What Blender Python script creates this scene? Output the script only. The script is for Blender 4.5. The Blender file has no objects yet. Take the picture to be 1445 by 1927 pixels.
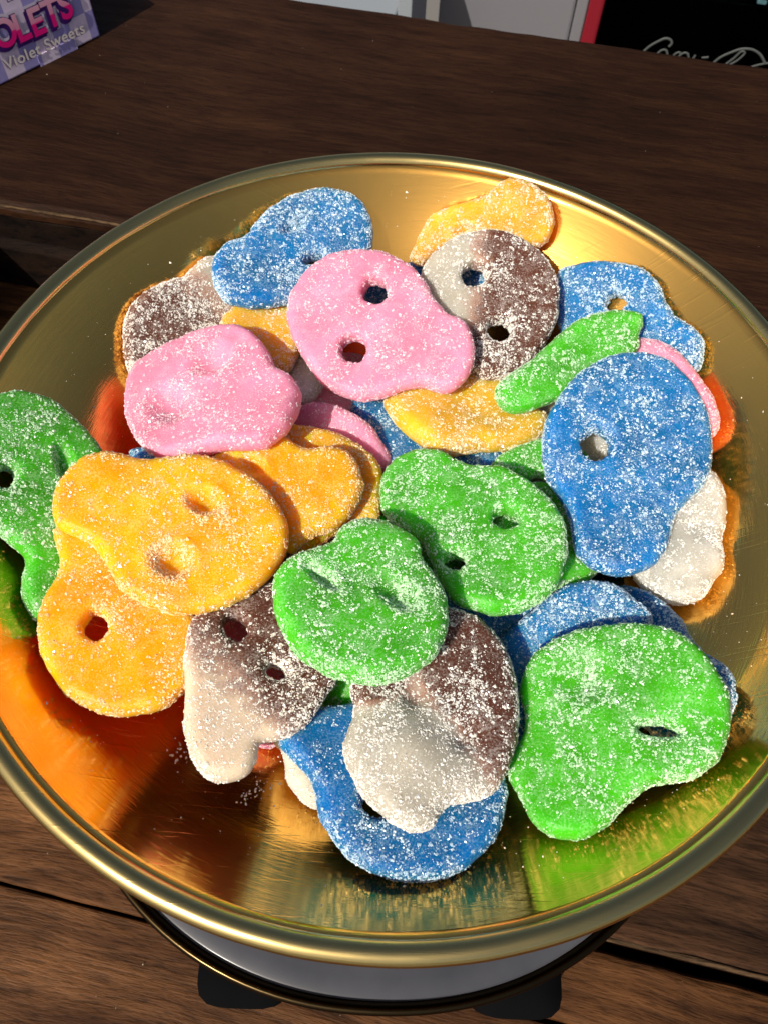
import bpy, math, random
import numpy as np
from mathutils import Matrix, Vector, noise
from mathutils.geometry import delaunay_2d_cdt

S = bpy.context.scene
COL = S.collection
rad = math.radians
RNG = np.random.default_rng(11)

# ------------------------------------------------------------------ camera
SUN_AZ, SUN_EL = 234.0, 45.0          # degrees, azimuth from +x counter-clockwise
pitch, roll = 1.06314738, 0.03906907
fw = Vector((0, math.cos(pitch), -math.sin(pitch))); rt = Vector((1, 0, 0)); up = rt.cross(fw)
r2 = rt * math.cos(roll) + up * math.sin(roll); u2 = up * math.cos(roll) - rt * math.sin(roll)
cd = bpy.data.cameras.new('camera'); cam = bpy.data.objects.new('camera', cd); COL.objects.link(cam)
m = Matrix((r2, u2, -fw)).transposed().to_4x4(); m.translation = (-0.00200922, -0.08840421, 0.13303217)
cam.matrix_world = m
cd.sensor_fit = 'VERTICAL'; cd.sensor_height = 36.0; cd.lens = 1500 / 1927 * 36
cd.clip_start = 0.005; cd.clip_end = 200
cd.dof.use_dof = True; cd.dof.focus_distance = 0.150; cd.dof.aperture_fstop = 65
S.camera = cam
# ------------------------------------------------------------------ world, sun, exposure
W = bpy.data.worlds.new('World'); S.world = W; W.use_nodes = True
wn = W.node_tree.nodes; wn.clear()
sky = wn.new('ShaderNodeTexSky'); sky.sky_type = 'NISHITA'; sky.sun_disc = False
sky.sun_elevation = rad(SUN_EL); sky.sun_rotation = rad(90 - SUN_AZ)
sky.dust_density = 4.0; sky.air_density = 0.8; sky.ozone_density = 0.6
bg = wn.new('ShaderNodeBackground'); bg.inputs['Strength'].default_value = 0.085
wo = wn.new('ShaderNodeOutputWorld')
W.node_tree.links.new(sky.outputs[0], bg.inputs[0]); W.node_tree.links.new(bg.outputs[0], wo.inputs[0])
sl = bpy.data.lights.new('sun', 'SUN'); sl.energy = 5.0; sl.angle = rad(0.5); sl.color = (1.0, 0.94, 0.84)
sun = bpy.data.objects.new('sun', sl); COL.objects.link(sun)
sd = Vector((math.cos(rad(SUN_AZ)) * math.cos(rad(SUN_EL)), math.sin(rad(SUN_AZ)) * math.cos(rad(SUN_EL)), math.sin(rad(SUN_EL))))
sun.rotation_euler = sd.to_track_quat('Z', 'Y').to_euler(); sun.location = sd * 2
S.view_settings.view_transform = 'Standard'; S.view_settings.look = 'None'
S.view_settings.exposure = 0.10; S.view_settings.gamma = 1.0; S.view_settings.use_curve_mapping = False
S.render.engine = 'CYCLES'; S.cycles.use_denoising = True
S.cycles.max_bounces = 8; S.cycles.sample_clamp_indirect = 6.0

# ------------------------------------------------------------------ helpers
def link(o, parent=None):
    COL.objects.link(o)
    if parent: o.parent = parent
    return o
def tag(o, label=None, cat=None, group=None, kind=None):
    if label: o['label'] = label
    if cat: o['category'] = cat
    if group: o['group'] = group
    if kind: o['kind'] = kind
    return o
def empty(name, loc, rz=0.0):
    o = bpy.data.objects.new(name, None); o.location = loc; o.rotation_euler = (0, 0, rz); o.empty_display_size = .01
    return link(o)
def mesh_obj(name, verts, faces, mat, parent=None, smooth=True):
    me = bpy.data.meshes.new(name); me.from_pydata([tuple(v) for v in verts], [], [tuple(f) for f in faces])
    me.update()
    if smooth: me.polygons.foreach_set('use_smooth', np.ones(len(me.polygons), bool))
    me.materials.append(mat)
    return link(bpy.data.objects.new(name, me), parent)
def fast_tris(name, v, f, mat, smooth=False):
    me = bpy.data.meshes.new(name)
    v = np.asarray(v, np.float32); f = np.asarray(f, np.int32)
    me.vertices.add(len(v)); me.vertices.foreach_set('co', v.ravel())
    me.loops.add(f.size); me.loops.foreach_set('vertex_index', f.ravel())
    me.polygons.add(len(f)); me.polygons.foreach_set('loop_start', np.arange(0, f.size, 3, dtype=np.int32))
    me.update(calc_edges=True); me.validate()
    me.polygons.foreach_set('use_smooth', np.full(len(me.polygons), smooth))
    me.materials.append(mat)
    return me
def box_mesh(name, x0, x1, y0, y1, z0, z1, mat, parent=None, bevel=0.0, seg=2):
    v = [(x, y, z) for x in (x0, x1) for y in (y0, y1) for z in (z0, z1)]
    f = [(0, 1, 3, 2), (4, 6, 7, 5), (0, 4, 5, 1), (2, 3, 7, 6), (0, 2, 6, 4), (1, 5, 7, 3)]
    o = mesh_obj(name, v, f, mat, parent, smooth=False)
    if bevel:
        b = o.modifiers.new('bevel', 'BEVEL'); b.width = bevel; b.segments = seg
    return o
def lathe(name, prof, mat, parent=None, seg=128, close=False):
    v, f = [], []; n = len(prof)
    for i in range(seg):
        a = 2 * math.pi * i / seg
        for (r, z) in prof: v.append((r * math.cos(a), r * math.sin(a), z))
    for i in range(seg):
        j = (i + 1) % seg
        for k in range(n if close else n - 1):
            k2 = (k + 1) % n
            f.append((i * n + k, j * n + k, j * n + k2, i * n + k2))
    return mesh_obj(name, v, f, mat, parent)

# ------------------------------------------------------------------ material helpers
def new_mat(name):
    mt = bpy.data.materials.new(name); mt.use_nodes = True
    nt = mt.node_tree; nt.nodes.clear()
    out = nt.nodes.new('ShaderNodeOutputMaterial'); p = nt.nodes.new('ShaderNodeBsdfPrincipled')
    nt.links.new(p.outputs[0], out.inputs[0])
    return mt, nt, p
def N(nt, t, **kw):
    n = nt.nodes.new(t)
    for k, v in kw.items():
        if k in n.inputs: n.inputs[k].default_value = v
        else: setattr(n, k, v)
    return n
def L(nt, a, b): nt.links.new(a, b)
def ramp(nt, stops, src=None):
    r = nt.nodes.new('ShaderNodeValToRGB'); e = r.color_ramp.elements
    while len(e) < len(stops): e.new(0.5)
    for i, (p, c) in enumerate(stops):
        e[i].position = p; e[i].color = (c, c, c, 1) if isinstance(c, (int, float)) else (*c, 1)
    if src is not None: L(nt, src, r.inputs[0])
    return r
def mix(nt, fac, a, b, mode='MIX'):
    n = nt.nodes.new('ShaderNodeMix'); n.data_type = 'RGBA'; n.blend_type = mode; n.clamp_factor = True
    for val, idx in ((fac, 0), (a, 6), (b, 7)):
        if hasattr(val, 'is_linked') or hasattr(val, 'links'): L(nt, val, n.inputs[idx])
        else: n.inputs[idx].default_value = val if idx == 0 else (*val, 1)
    return n.outputs[2]
def math_(nt, op, a, b=0.5):
    n = nt.nodes.new('ShaderNodeMath'); n.operation = op
    for i, val in enumerate((a, b)):
        if hasattr(val, 'links'): L(nt, val, n.inputs[i])
        else: n.inputs[i].default_value = val
    return n.outputs[0]
def simple(name, col, rough=0.5, metal=0.0, **kw):
    mt, nt, p = new_mat(name)
    p.inputs['Base Color'].default_value = (*col, 1); p.inputs['Roughness'].default_value = rough; p.inputs['Metallic'].default_value = metal
    for k, v in kw.items(): p.inputs[k].default_value = v
    return mt

# ---- wood
def wood(name, dark, light, seed, gloss=0.45, ring=1.0):
    mt, nt, p = new_mat(name)
    tc = N(nt, 'ShaderNodeTexCoord'); mp = N(nt, 'ShaderNodeMapping'); L(nt, tc.outputs['Object'], mp.inputs[0])
    mp.inputs['Location'].default_value = (seed * 1.7, seed * .9, 0)
    # warp so that the grain wanders round knots
    wz = N(nt, 'ShaderNodeTexNoise', Scale=9.0, Detail=2.0); L(nt, mp.outputs[0], wz.inputs[0])
    vm = N(nt, 'ShaderNodeVectorMath', operation='MULTIPLY_ADD'); L(nt, wz.outputs['Color'], vm.inputs[0])
    vm.inputs[1].default_value = (0.0, 0.016, 0.0); L(nt, mp.outputs[0], vm.inputs[2])
    st = N(nt, 'ShaderNodeMapping'); st.inputs['Scale'].default_value = (20.0, 150.0, 60.0); L(nt, vm.outputs[0], st.inputs[0])
    g1 = N(nt, 'ShaderNodeTexNoise', Scale=1.0, Detail=5.0, Roughness=0.6); L(nt, st.outputs[0], g1.inputs[0])
    st2 = N(nt, 'ShaderNodeMapping'); st2.inputs['Scale'].default_value = (170.0, 1500.0, 300.0); L(nt, vm.outputs[0], st2.inputs[0])
    g2 = N(nt, 'ShaderNodeTexNoise', Scale=1.0, Detail=3.0, Roughness=0.7); L(nt, st2.outputs[0], g2.inputs[0])
    st3 = N(nt, 'ShaderNodeMapping'); st3.inputs['Scale'].default_value = (75.0, 520.0, 200.0); L(nt, vm.outputs[0], st3.inputs[0])
    g3 = N(nt, 'ShaderNodeTexNoise', Scale=1.0, Detail=1.0, Roughness=0.5); L(nt, st3.outputs[0], g3.inputs[0])
    big = N(nt, 'ShaderNodeTexNoise', Scale=14.0, Detail=3.0); L(nt, mp.outputs[0], big.inputs[0])
    mid = tuple((a * .55 + b * .45) for a, b in zip(dark, light))
    r1 = ramp(nt, [(0.30, dark), (0.52, mid), (0.72, light)], g1.outputs[0])
    pores = ramp(nt, [(0.38, 0.25), (0.50, 1.0)], g2.outputs[0])
    lines = ramp(nt, [(0.36, 0.50), (0.50, 1.0)], g3.outputs[0])
    c1 = mix(nt, 0.75 * ring, r1.outputs[0], pores.outputs[0], 'MULTIPLY')
    c2 = mix(nt, 0.80 * ring, c1, lines.outputs[0], 'MULTIPLY')
    bl = ramp(nt, [(0.30, 0.70), (0.70, 1.15)], big.outputs[0])
    c3 = mix(nt, 1.0, c2, bl.outputs[0], 'MULTIPLY')
    # knots
    ks = N(nt, 'ShaderNodeMapping'); ks.inputs['Scale'].default_value = (6.0, 13.0, 1.0); L(nt, mp.outputs[0], ks.inputs[0])
    vo = N(nt, 'ShaderNodeTexVoronoi', Scale=1.0, voronoi_dimensions='2D'); L(nt, ks.outputs[0], vo.inputs[0])
    kn = ramp(nt, [(0.03, 0.18), (0.11, 1.0)], vo.outputs['Distance'])
    c4 = mix(nt, 0.35, c3, kn.outputs[0], 'MULTIPLY')
    # worn edge fibres
    L(nt, c4, p.inputs['Base Color'])
    rr = ramp(nt, [(0.3, gloss + .18), (0.7, gloss)], g1.outputs[0]); L(nt, rr.outputs[0], p.inputs['Roughness'])
    p.inputs['Specular IOR Level'].default_value = 0.08
    ad = math_(nt, 'ADD', g2.outputs[0], g3.outputs[0])
    bp = N(nt, 'ShaderNodeBump', Strength=0.6, Distance=0.0006); L(nt, ad, bp.inputs['Height']); L(nt, bp.outputs[0], p.inputs['Normal'])
    return mt
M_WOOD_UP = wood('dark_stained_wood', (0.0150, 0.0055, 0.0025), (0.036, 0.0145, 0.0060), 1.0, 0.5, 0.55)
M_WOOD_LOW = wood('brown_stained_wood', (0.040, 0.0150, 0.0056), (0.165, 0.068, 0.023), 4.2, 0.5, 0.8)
M_WOOD_WORN = wood('worn_pale_wood', (0.06, 0.034, 0.017), (0.15, 0.092, 0.048), 7.0, 0.7)
M_WOOD_SHADE = wood('shade_dark_wood', (0.0035, 0.0018, 0.0011), (0.012, 0.0055, 0.003), 9.0, 0.7)  # near-black stands in for shade on the step face and in the plank gap
M_WOOD_MID = wood('dull_brown_wood', (0.020, 0.0088, 0.0045), (0.075, 0.034, 0.015), 12.3, 0.6, 0.8)

# ---- brass
def brass(name, base, rough, bump, aniso=True):
    mt, nt, p = new_mat(name)
    p.inputs['Metallic'].default_value = 1.0
    tc = N(nt, 'ShaderNodeTexCoord'); sx = N(nt, 'ShaderNodeSeparateXYZ'); L(nt, tc.outputs['Object'], sx.inputs[0])
    x, y, z = sx.outputs
    r = math_(nt, 'SQRT', math_(nt, 'ADD', math_(nt, 'MULTIPLY', x, x), math_(nt, 'MULTIPLY', y, y)))
    a = math_(nt, 'ARCTAN2', y, x)
    cb = N(nt, 'ShaderNodeCombineXYZ'); L(nt, math_(nt, 'MULTIPLY', r, 1800.0), cb.inputs[0]); L(nt, math_(nt, 'MULTIPLY', a, 9.0), cb.inputs[1])
    ring = N(nt, 'ShaderNodeTexNoise', Scale=1.0, Detail=3.0, Roughness=0.6); L(nt, cb.outputs[0], ring.inputs[0])
    # random hairline scratches
    mp = N(nt, 'ShaderNodeMapping'); mp.inputs['Rotation'].default_value = (0, 0, 0.7); mp.inputs['Scale'].default_value = (60, 1700, 60); L(nt, tc.outputs['Object'], mp.inputs[0])
    sc = N(nt, 'ShaderNodeTexNoise', Scale=1.0, Detail=2.0); L(nt, mp.outputs[0], sc.inputs[0])
    sc2 = ramp(nt, [(0.60, 0.0), (0.72, 1.0)], sc.outputs[0])
    big = N(nt, 'ShaderNodeTexNoise', Scale=55.0, Detail=4.0, Roughness=.6); L(nt, tc.outputs['Object'], big.inputs[0])
    blot = ramp(nt, [(0.35, 0.0), (0.75, 1.0)], big.outputs[0])
    L(nt, mix(nt, math_(nt, 'MULTIPLY', blot.outputs[0], 0.45), base, tuple(c * .72 for c in base)), p.inputs['Base Color'])
    rr = math_(nt, 'ADD', math_(nt, 'MULTIPLY', blot.outputs[0], 0.11), rough)
    L(nt, rr, p.inputs['Roughness'])
    h = math_(nt, 'ADD', ring.outputs[0], math_(nt, 'MULTIPLY', sc2.outputs[0], 0.40))
    bp = N(nt, 'ShaderNodeBump', Strength=bump, Distance=0.00010); L(nt, h, bp.inputs['Height']); L(nt, bp.outputs[0], p.inputs['Normal'])
    if aniso:
        g2_ = N(nt, 'ShaderNodeBsdfGlossy', Roughness=0.32); g2_.inputs['Color'].default_value = (*base, 1); L(nt, bp.outputs[0], g2_.inputs['Normal'])
        ms_ = N(nt, 'ShaderNodeMixShader'); ms_.inputs[0].default_value = 0.05
        L(nt, p.outputs[0], ms_.inputs[1]); L(nt, g2_.outputs[0], ms_.inputs[2]); L(nt, ms_.outputs[0], [n for n in nt.nodes if n.type == 'OUTPUT_MATERIAL'][0].inputs[0])
    return mt
M_DISH = brass('brushed_brass', (0.87, 0.48, 0.105), 0.08, 0.30)
M_RIM = brass('polished_brass', (0.62, 0.47, 0.18), 0.17, 0.2)
M_BASEBRASS = brass('shade_dark_brass', (0.040, 0.027, 0.012), 0.2, 0.1, False)  # brass blackened: dark reflections and the bowl's shade put into its colour

# ---- sweets
COLS = {  # body colour, sugar tint, scatter radius
    'orange': ((0.97, 0.40, 0.001), (1.0, 0.80, 0.42), (1.0, 0.35, 0.05)),
    'orange_deep': ((0.80, 0.38, 0.012), (0.98, 0.84, 0.62), (1.0, 0.4, 0.06)),
    'yellow': ((0.74, 0.39, 0.010), (0.98, 0.90, 0.62), (1.0, 0.5, 0.06)),
    'green': ((0.060, 0.44, 0.006), (0.68, 0.93, 0.62), (0.25, 1.0, 0.10)),
    'blue': ((0.0012, 0.150, 0.41), (0.66, 0.85, 0.95), (0.06, 0.35, 1.0)),
    'pink': ((0.83, 0.25, 0.38), (1.0, 0.76, 0.82), (1.0, 0.45, 0.5)),
    'white': ((0.55, 0.52, 0.44), (0.97, 0.95, 0.90), (1.0, 0.9, 0.7)),
    'cream': ((0.80, 0.70, 0.54), (0.99, 0.95, 0.86), (1.0, 0.8, 0.55)),
    'brown_white': ((0.44, 0.395, 0.31), (0.96, 0.92, 0.85), (1.0, 0.8, 0.6)),
}
for k in ('white_brown', 'white_brown_fold'): COLS[k] = COLS['brown_white']
COLS['cream_brown'] = ((0.66, 0.51, 0.36), (0.99, 0.94, 0.86), (1.0, 0.75, 0.5))
BROWN = (0.105, 0.034, 0.019)
_mats = {}
def candy_mats(col):
    if col in _mats: return _mats[col]
    body, tint, sr = COLS[col]
    two = 'brown' in col
    mt, nt, p = new_mat(col + '_jelly')
    tc = N(nt, 'ShaderNodeTexCoord'); ob = N(nt, 'ShaderNodeObjectInfo')
    off = N(nt, 'ShaderNodeVectorMath', operation='MULTIPLY_ADD'); L(nt, ob.outputs['Random'], off.inputs[0]); off.inputs[1].default_value = (3, 5, 7); L(nt, tc.outputs['Object'], off.inputs[2])
    fine = N(nt, 'ShaderNodeTexNoise', Scale=2600.0, Detail=2.0, Roughness=0.6); L(nt, off.outputs[0], fine.inputs[0])
    med = N(nt, 'ShaderNodeTexNoise', Scale=330.0, Detail=3.0, Roughness=0.6); L(nt, off.outputs[0], med.inputs[0])
    big = N(nt, 'ShaderNodeTexNoise', Scale=90.0, Detail=2.0); L(nt, off.outputs[0], big.inputs[0])
    shade = ramp(nt, [(0.30, 0.72), (0.70, 1.12)], big.outputs[0])
    if two:
        at = N(nt, 'ShaderNodeAttribute', attribute_name='brown')
        wob = math_(nt, 'ADD', at.outputs['Fac'], math_(nt, 'MULTIPLY', math_(nt, 'SUBTRACT', med.outputs[0], 0.5), 0.5))
        fb = ramp(nt, [(0.25, 0.0), (0.55, 0.75), (0.8, 1.0)], wob)
        warm = ramp(nt, [(0.0, body), (0.40, (0.36, 0.20, 0.14)), (0.75, BROWN)], fb.outputs[0])
        base = warm.outputs[0]
    else:
        base = mix(nt, 1.0, body, shade.outputs[0], 'MULTIPLY')
    # fine sugar dust on the surface
    sumn = math_(nt, 'ADD', math_(nt, 'MULTIPLY', fine.outputs[0], 0.75), math_(nt, 'MULTIPLY', med.outputs[0], 0.35))
    dust0 = ramp(nt, [(0.50, 0.0), (0.68, 0.30)], sumn)
    patch = ramp(nt, [(0.34, 0.45), (0.66, 1.0)], med.outputs[0])
    dust = N(nt, 'ShaderNodeMath', operation='MULTIPLY'); L(nt, dust0.outputs[0], dust.inputs[0]); L(nt, patch.outputs[0], dust.inputs[1])
    dcol = tuple(t * .9 for t in tint)
    cmix = mix(nt, dust.outputs[0], base, dcol)
    L(nt, cmix, p.inputs['Base Color'])
    p.inputs['Roughness'].default_value = 0.38
    p.inputs['Specular IOR Level'].default_value = 0.12
    p.inputs['Subsurface Weight'].default_value = 0.8 if two else (1.0 if col != 'pink' else 0.75)
    p.inputs['Subsurface Radius'].default_value = sr; p.inputs['Subsurface Scale'].default_value = 0.0080
    bp = N(nt, 'ShaderNodeBump', Strength=0.55, Distance=0.00018); L(nt, sumn, bp.inputs['Height']); L(nt, bp.outputs[0], p.inputs['Normal'])
    # crystals
    ms, n2, q = new_mat(col + '_sugar')
    geo = N(n2, 'ShaderNodeNewGeometry')
    rc = ramp(n2, [(0.0, tuple(t * .50 + b * .48 for t, b in zip(tint, body))), (0.7, tint), (1.0, tuple(.55 * t + .44 for t in tint))], geo.outputs['Random Per Island'])
    n2.nodes.remove(q)
    df = N(n2, 'ShaderNodeBsdfDiffuse'); tr = N(n2, 'ShaderNodeBsdfTranslucent'); gs = N(n2, 'ShaderNodeBsdfGlossy', Roughness=0.15)
    L(n2, rc.outputs[0], df.inputs[0]); L(n2, rc.outputs[0], tr.inputs[0])
    m1 = N(n2, 'ShaderNodeMixShader'); m1.inputs[0].default_value = 0.22; L(n2, df.outputs[0], m1.inputs[1]); L(n2, tr.outputs[0], m1.inputs[2])
    m2 = N(n2, 'ShaderNodeMixShader'); m2.inputs[0].default_value = 0.07; L(n2, m1.outputs[0], m2.inputs[1]); L(n2, gs.outputs[0], m2.inputs[2])
    L(n2, m2.outputs[0], [n for n in n2.nodes if n.type == 'OUTPUT_MATERIAL'][0].inputs[0])
    _mats[col] = (mt, ms)
    return _mats[col]

# ------------------------------------------------------------------ the table
YAW = rad(-10.5)
Z_UP, Z_LOW = -0.055, -0.096
e1 = Vector((math.cos(YAW), math.sin(YAW), 0)); e2 = Vector((-math.sin(YAW), math.cos(YAW), 0))
table = empty('wooden_table', (0, 0, 0), YAW); tag(table, kind='structure')
def plank(name, a0, a1, b0, b1, z0, z1, mat, parent, rag=0.0008, seed=0, na=90, edge=.0016):
    """a board with worn, slightly wavy front and back arrises"""
    prof = []  # (b offset sign, z)
    v, f = [], []
    for i in range(na + 1):
        a = a0 + (a1 - a0) * i / na
        w0 = rag * (noise.noise((a * 22 + seed, 1.3, seed)) + .6 * noise.noise((a * 90, seed, 2)))
        w1 = rag * (noise.noise((a * 22 + seed, 7.3, seed)) + .6 * noise.noise((a * 90, seed, 9)))
        zz = rag * .35 * noise.noise((a * 14, seed, 4))
        c = edge + rag * (0.8 + 1.1 * noise.noise((a * 60, 5.5, seed)))
        c = max(c, 0.0004)
        ring = [(b0 + w0, z0), (b0 + w0, z1 - c + zz), (b0 + w0 + c * .35, z1 - c * .3 + zz), (b0 + w0 + c, z1 + zz * 0),
                (b1 + w1 - c, z1), (b1 + w1 - c * .3, z1 - c * .3), (b1 + w1, z1 - c), (b1 + w1, z0)]
        for (b, z) in ring: v.append((a, b, z))
    n = 8
    for i in range(na):
        for k in range(n):
            k2 = (k + 1) % n
            f.append((i * n + k, i * n + k2, (i + 1) * n + k2, (i + 1) * n + k))
    f.append(tuple(range(n - 1, -1, -1))); f.append(tuple(na * n + k for k in range(n)))
    o = mesh_obj(name, v, f, mat, parent, smooth=False)
    return o
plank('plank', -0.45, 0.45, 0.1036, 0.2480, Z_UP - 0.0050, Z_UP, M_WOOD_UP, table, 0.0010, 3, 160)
plank('plank', -0.45, 0.45, 0.1058, 0.2430, Z_UP - 0.0180, Z_UP - 0.0058, M_WOOD_SHADE, table, 0.0011, 31, 160)  # front boards of the step, shade put into their colour
plank('plank', -0.45, 0.45, 0.1040, 0.2430, Z_LOW + 0.0010, Z_UP - 0.0188, M_WOOD_SHADE, table, 0.0012, 37, 160)
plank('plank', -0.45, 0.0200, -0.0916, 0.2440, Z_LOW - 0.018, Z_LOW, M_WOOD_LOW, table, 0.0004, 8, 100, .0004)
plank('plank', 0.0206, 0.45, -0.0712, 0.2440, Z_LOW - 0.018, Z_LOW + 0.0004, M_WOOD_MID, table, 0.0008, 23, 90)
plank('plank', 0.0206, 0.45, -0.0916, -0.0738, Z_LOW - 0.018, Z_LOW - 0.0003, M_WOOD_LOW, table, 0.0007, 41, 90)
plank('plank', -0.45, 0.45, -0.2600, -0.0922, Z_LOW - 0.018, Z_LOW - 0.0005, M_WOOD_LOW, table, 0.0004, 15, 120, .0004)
box_mesh('gap_backing', -0.40, 0.40, -0.125, -0.050, Z_LOW - 0.030, Z_LOW - 0.0183, M_WOOD_SHADE, table)  # unseen board added below so that the plank gap looks dark
# pale splintered arris along the raised boards' front edges
def arris(a0, a1, b, z, r, seed, parent):
    v, f = [], []; na = 60
    for i in range(na + 1):
        a = a0 + (a1 - a0) * i / na
        s = r * (0.65 + 0.55 * noise.noise((a * 70, seed, 0)) + .3 * noise.noise((a * 300, seed, 3)))
        s = max(s, r * .15)
        w = .0008 * noise.noise((a * 22 + seed, 1.3, seed))
        for (db, dz) in ((-s * .15, -s * 1.5), (-s * .12, -s * .3), (s * .5, s * .25), (s * 1.6, s * .12), (s, -s)):
            v.append((a, b + w + db, z + dz))
    for i in range(na):
        for k in range(5):
            k2 = (k + 1) % 5
            f.append((i * 5 + k, i * 5 + k2, (i + 1) * 5 + k2, (i + 1) * 5 + k))
    return mesh_obj('worn_edge', v, f, M_WOOD_WORN, parent)
arris(0.0208, 0.30, -0.0712, Z_LOW - 0.0002, 0.0012, 23, table)
arris(-0.30, -0.05, 0.1036, Z_UP - 0.0008, 0.0007, 3, table)
for s in (-1, 1):
    for b in (-.2, .2): box_mesh('leg', s * .40 - .025, s * .40 + .025, b - .025, b + .025, -0.88, Z_LOW - 0.019, M_WOOD_LOW, table, .003)
M_FLOOR = simple('grey_floor', (0.13, 0.122, 0.112), 0.9)
fl = mesh_obj('floor', [(-60, -60, -.88), (60, -60, -.88), (60, 60, -.88), (-60, 60, -.88)], [(0, 1, 2, 3)], M_FLOOR, None, False); tag(fl, kind='structure')

# ------------------------------------------------------------------ black box at the left
bb_ = empty('black_box', tuple(e1 * -.216 + e2 * .066)[:2] + (Z_LOW,), YAW + rad(8))
tag(bb_, 'black box standing at the left picture edge beside the bowl', 'box')
M_BLK = simple('black_card', (0.004, 0.004, 0.006), 0.4)
box_mesh('box_body', -.045, .045, -.040, .022, 0.0006, .026, M_BLK, bb_, .0015)
box_mesh('lid', -.0462, .0462, -.0412, .0232, .0262, .034, M_BLK, bb_, .0015)
# ------------------------------------------------------------------ brass bowl
RI, D = 0.0866, 0.030
def zbowl(r): return -D + D * (r / 0.0865) ** 5.0
bowl = empty('brass_bowl', (0, 0, zbowl(0) - 0.0012))
tag(bowl, 'shallow round brass bowl with rolled rim holding the sugared sweets', 'bowl')
zo = -bowl.location.z
inner = [(RI * i / 60, zbowl(RI * i / 60) + zo) for i in range(1, 61)]
lip = [(RI + .0006, zbowl(RI) + .0009 + zo), (RI + .0012, zbowl(RI) + .0010 + zo)]
outer = [(r + .0008, z - .0012) for r, z in reversed(inner)]
prof = [(0.0002, zbowl(0) + zo)] + inner + [(RI + .0008, zbowl(RI) + zo - .0004)] + outer + [(0.0002, zbowl(0) - .0012 + zo)]
lathe('dish', prof, M_DISH, bowl, 192)
rc, rr_ = 0.0881, 0.0019
ringp = []
for i in range(28):
    a = 2 * math.pi * i / 28
    ringp.append((rc + rr_ * math.cos(a), -0.0004 + zo + rr_ * 0.98 * math.sin(a)))
rim = lathe('rolled_rim', ringp[::-1], M_RIM, bowl, 256, close=True)
for v in rim.data.vertices:
    a = math.atan2(v.co.y, v.co.x); ca, sa = math.cos(a), math.sin(a)
    d = .00010 * noise.noise((ca * 3, sa * 3, 1)) + .00005 * noise.noise((ca * 11, sa * 11, 4))
    v.co.x += ca * d; v.co.y += sa * d; v.co.z += .00012 * noise.noise((ca * 2.5, sa * 2.5, 9)) + .00004 * noise.noise((ca * 14, sa * 14, 2))
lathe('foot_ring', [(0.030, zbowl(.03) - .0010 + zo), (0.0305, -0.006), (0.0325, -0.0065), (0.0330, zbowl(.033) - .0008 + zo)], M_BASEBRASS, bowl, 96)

# ------------------------------------------------------------------ scale stand below
stand = empty('scale_stand', (0.0, -0.0225, Z_LOW))
tag(stand, 'low brass-rimmed stand with grey glossy plate and black feet under the bowl', 'stand')
def sup(R, n, seg=144):
    out = []
    for i in range(seg):
        a = 2 * math.pi * i / seg; c, s = math.cos(a), math.sin(a)
        k = (abs(c) ** n + abs(s) ** n) ** (-1 / n)
        out.append((R * k * c, R * k * s))
    return out
def sup_lathe(name, prof, mat, parent, n=2.12, cap_first=False):
    v, f = [], []; seg = 144
    rings = [[(x, y, z) for x, y in sup(R, n, seg)] for R, z in prof]
    for r in rings: v += r
    for k in range(len(prof) - 1):
        for i in range(seg):
            j = (i + 1) % seg; f.append((k * seg + i, k * seg + j, (k + 1) * seg + j, (k + 1) * seg + i))
    if cap_first: f.append(tuple(range(seg))[::-1])
    return mesh_obj(name, v, f, mat, parent)
zt = 0.041
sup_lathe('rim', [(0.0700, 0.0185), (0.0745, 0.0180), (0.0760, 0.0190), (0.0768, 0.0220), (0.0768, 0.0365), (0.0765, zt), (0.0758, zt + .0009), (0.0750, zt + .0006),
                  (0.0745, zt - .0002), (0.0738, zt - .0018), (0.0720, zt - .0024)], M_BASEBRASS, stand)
M_PLATE, ntp, pp = new_mat('grey_glossy_enamel')
pp.inputs['Base Color'].default_value = (0.23, 0.235, 0.26, 1); pp.inputs['Roughness'].default_value = 0.16; pp.inputs['Coat Weight'].default_value = 0.2; pp.inputs['Coat Roughness'].default_value = 0.05
tcp = N(ntp, 'ShaderNodeTexCoord'); nzp = N(ntp, 'ShaderNodeTexNoise', Scale=60.0, Detail=4.0); L(ntp, tcp.outputs['Object'], nzp.inputs[0])
rp = ramp(ntp, [(0.3, (0.040, 0.041, 0.047)), (0.7, (0.062, 0.063, 0.070))], nzp.outputs[0]); L(ntp, rp.outputs[0], pp.inputs['Base Color'])
sup_lathe('plate', [(0.0002, zt - .0008), (0.040, zt - .0008), (0.0700, zt - .0008), (0.0732, zt - .0008), (0.0740, zt - .0012)], M_PLATE, stand)
M_RUBBER = simple('black_rubber', (0.003, 0.003, 0.0033), 0.9, **{'Specular IOR Level': 0.03})
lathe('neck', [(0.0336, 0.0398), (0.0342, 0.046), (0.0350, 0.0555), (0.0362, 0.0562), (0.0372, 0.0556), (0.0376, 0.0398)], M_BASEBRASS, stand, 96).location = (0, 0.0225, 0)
for (fx, fy) in ((-.0300, -.0690), (.0325, -.0690), (-.045, .040), (.005, .062)):
    v, f = [], []; seg = 28
    for k, (s, z) in enumerate(((0.6, 0.0), (0.94, 0.0006), (1.0, 0.002), (1.0, 0.0165), (0.95, 0.0182), (0.3, 0.0184))):
        for x, y in sup(1, 4, seg): v.append((fx + x * .0105 * s, fy + y * .0085 * s, z))
    for k in range(5):
        for i in range(seg):
            j = (i + 1) % seg; f.append((k * seg + i, k * seg + j, (k + 1) * seg + j, (k + 1) * seg + i))
    f.append(tuple(range(seg))[::-1]); f.append(tuple(5 * seg + i for i in range(seg)))
    mesh_obj('foot', v, f, M_RUBBER, stand)

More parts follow.
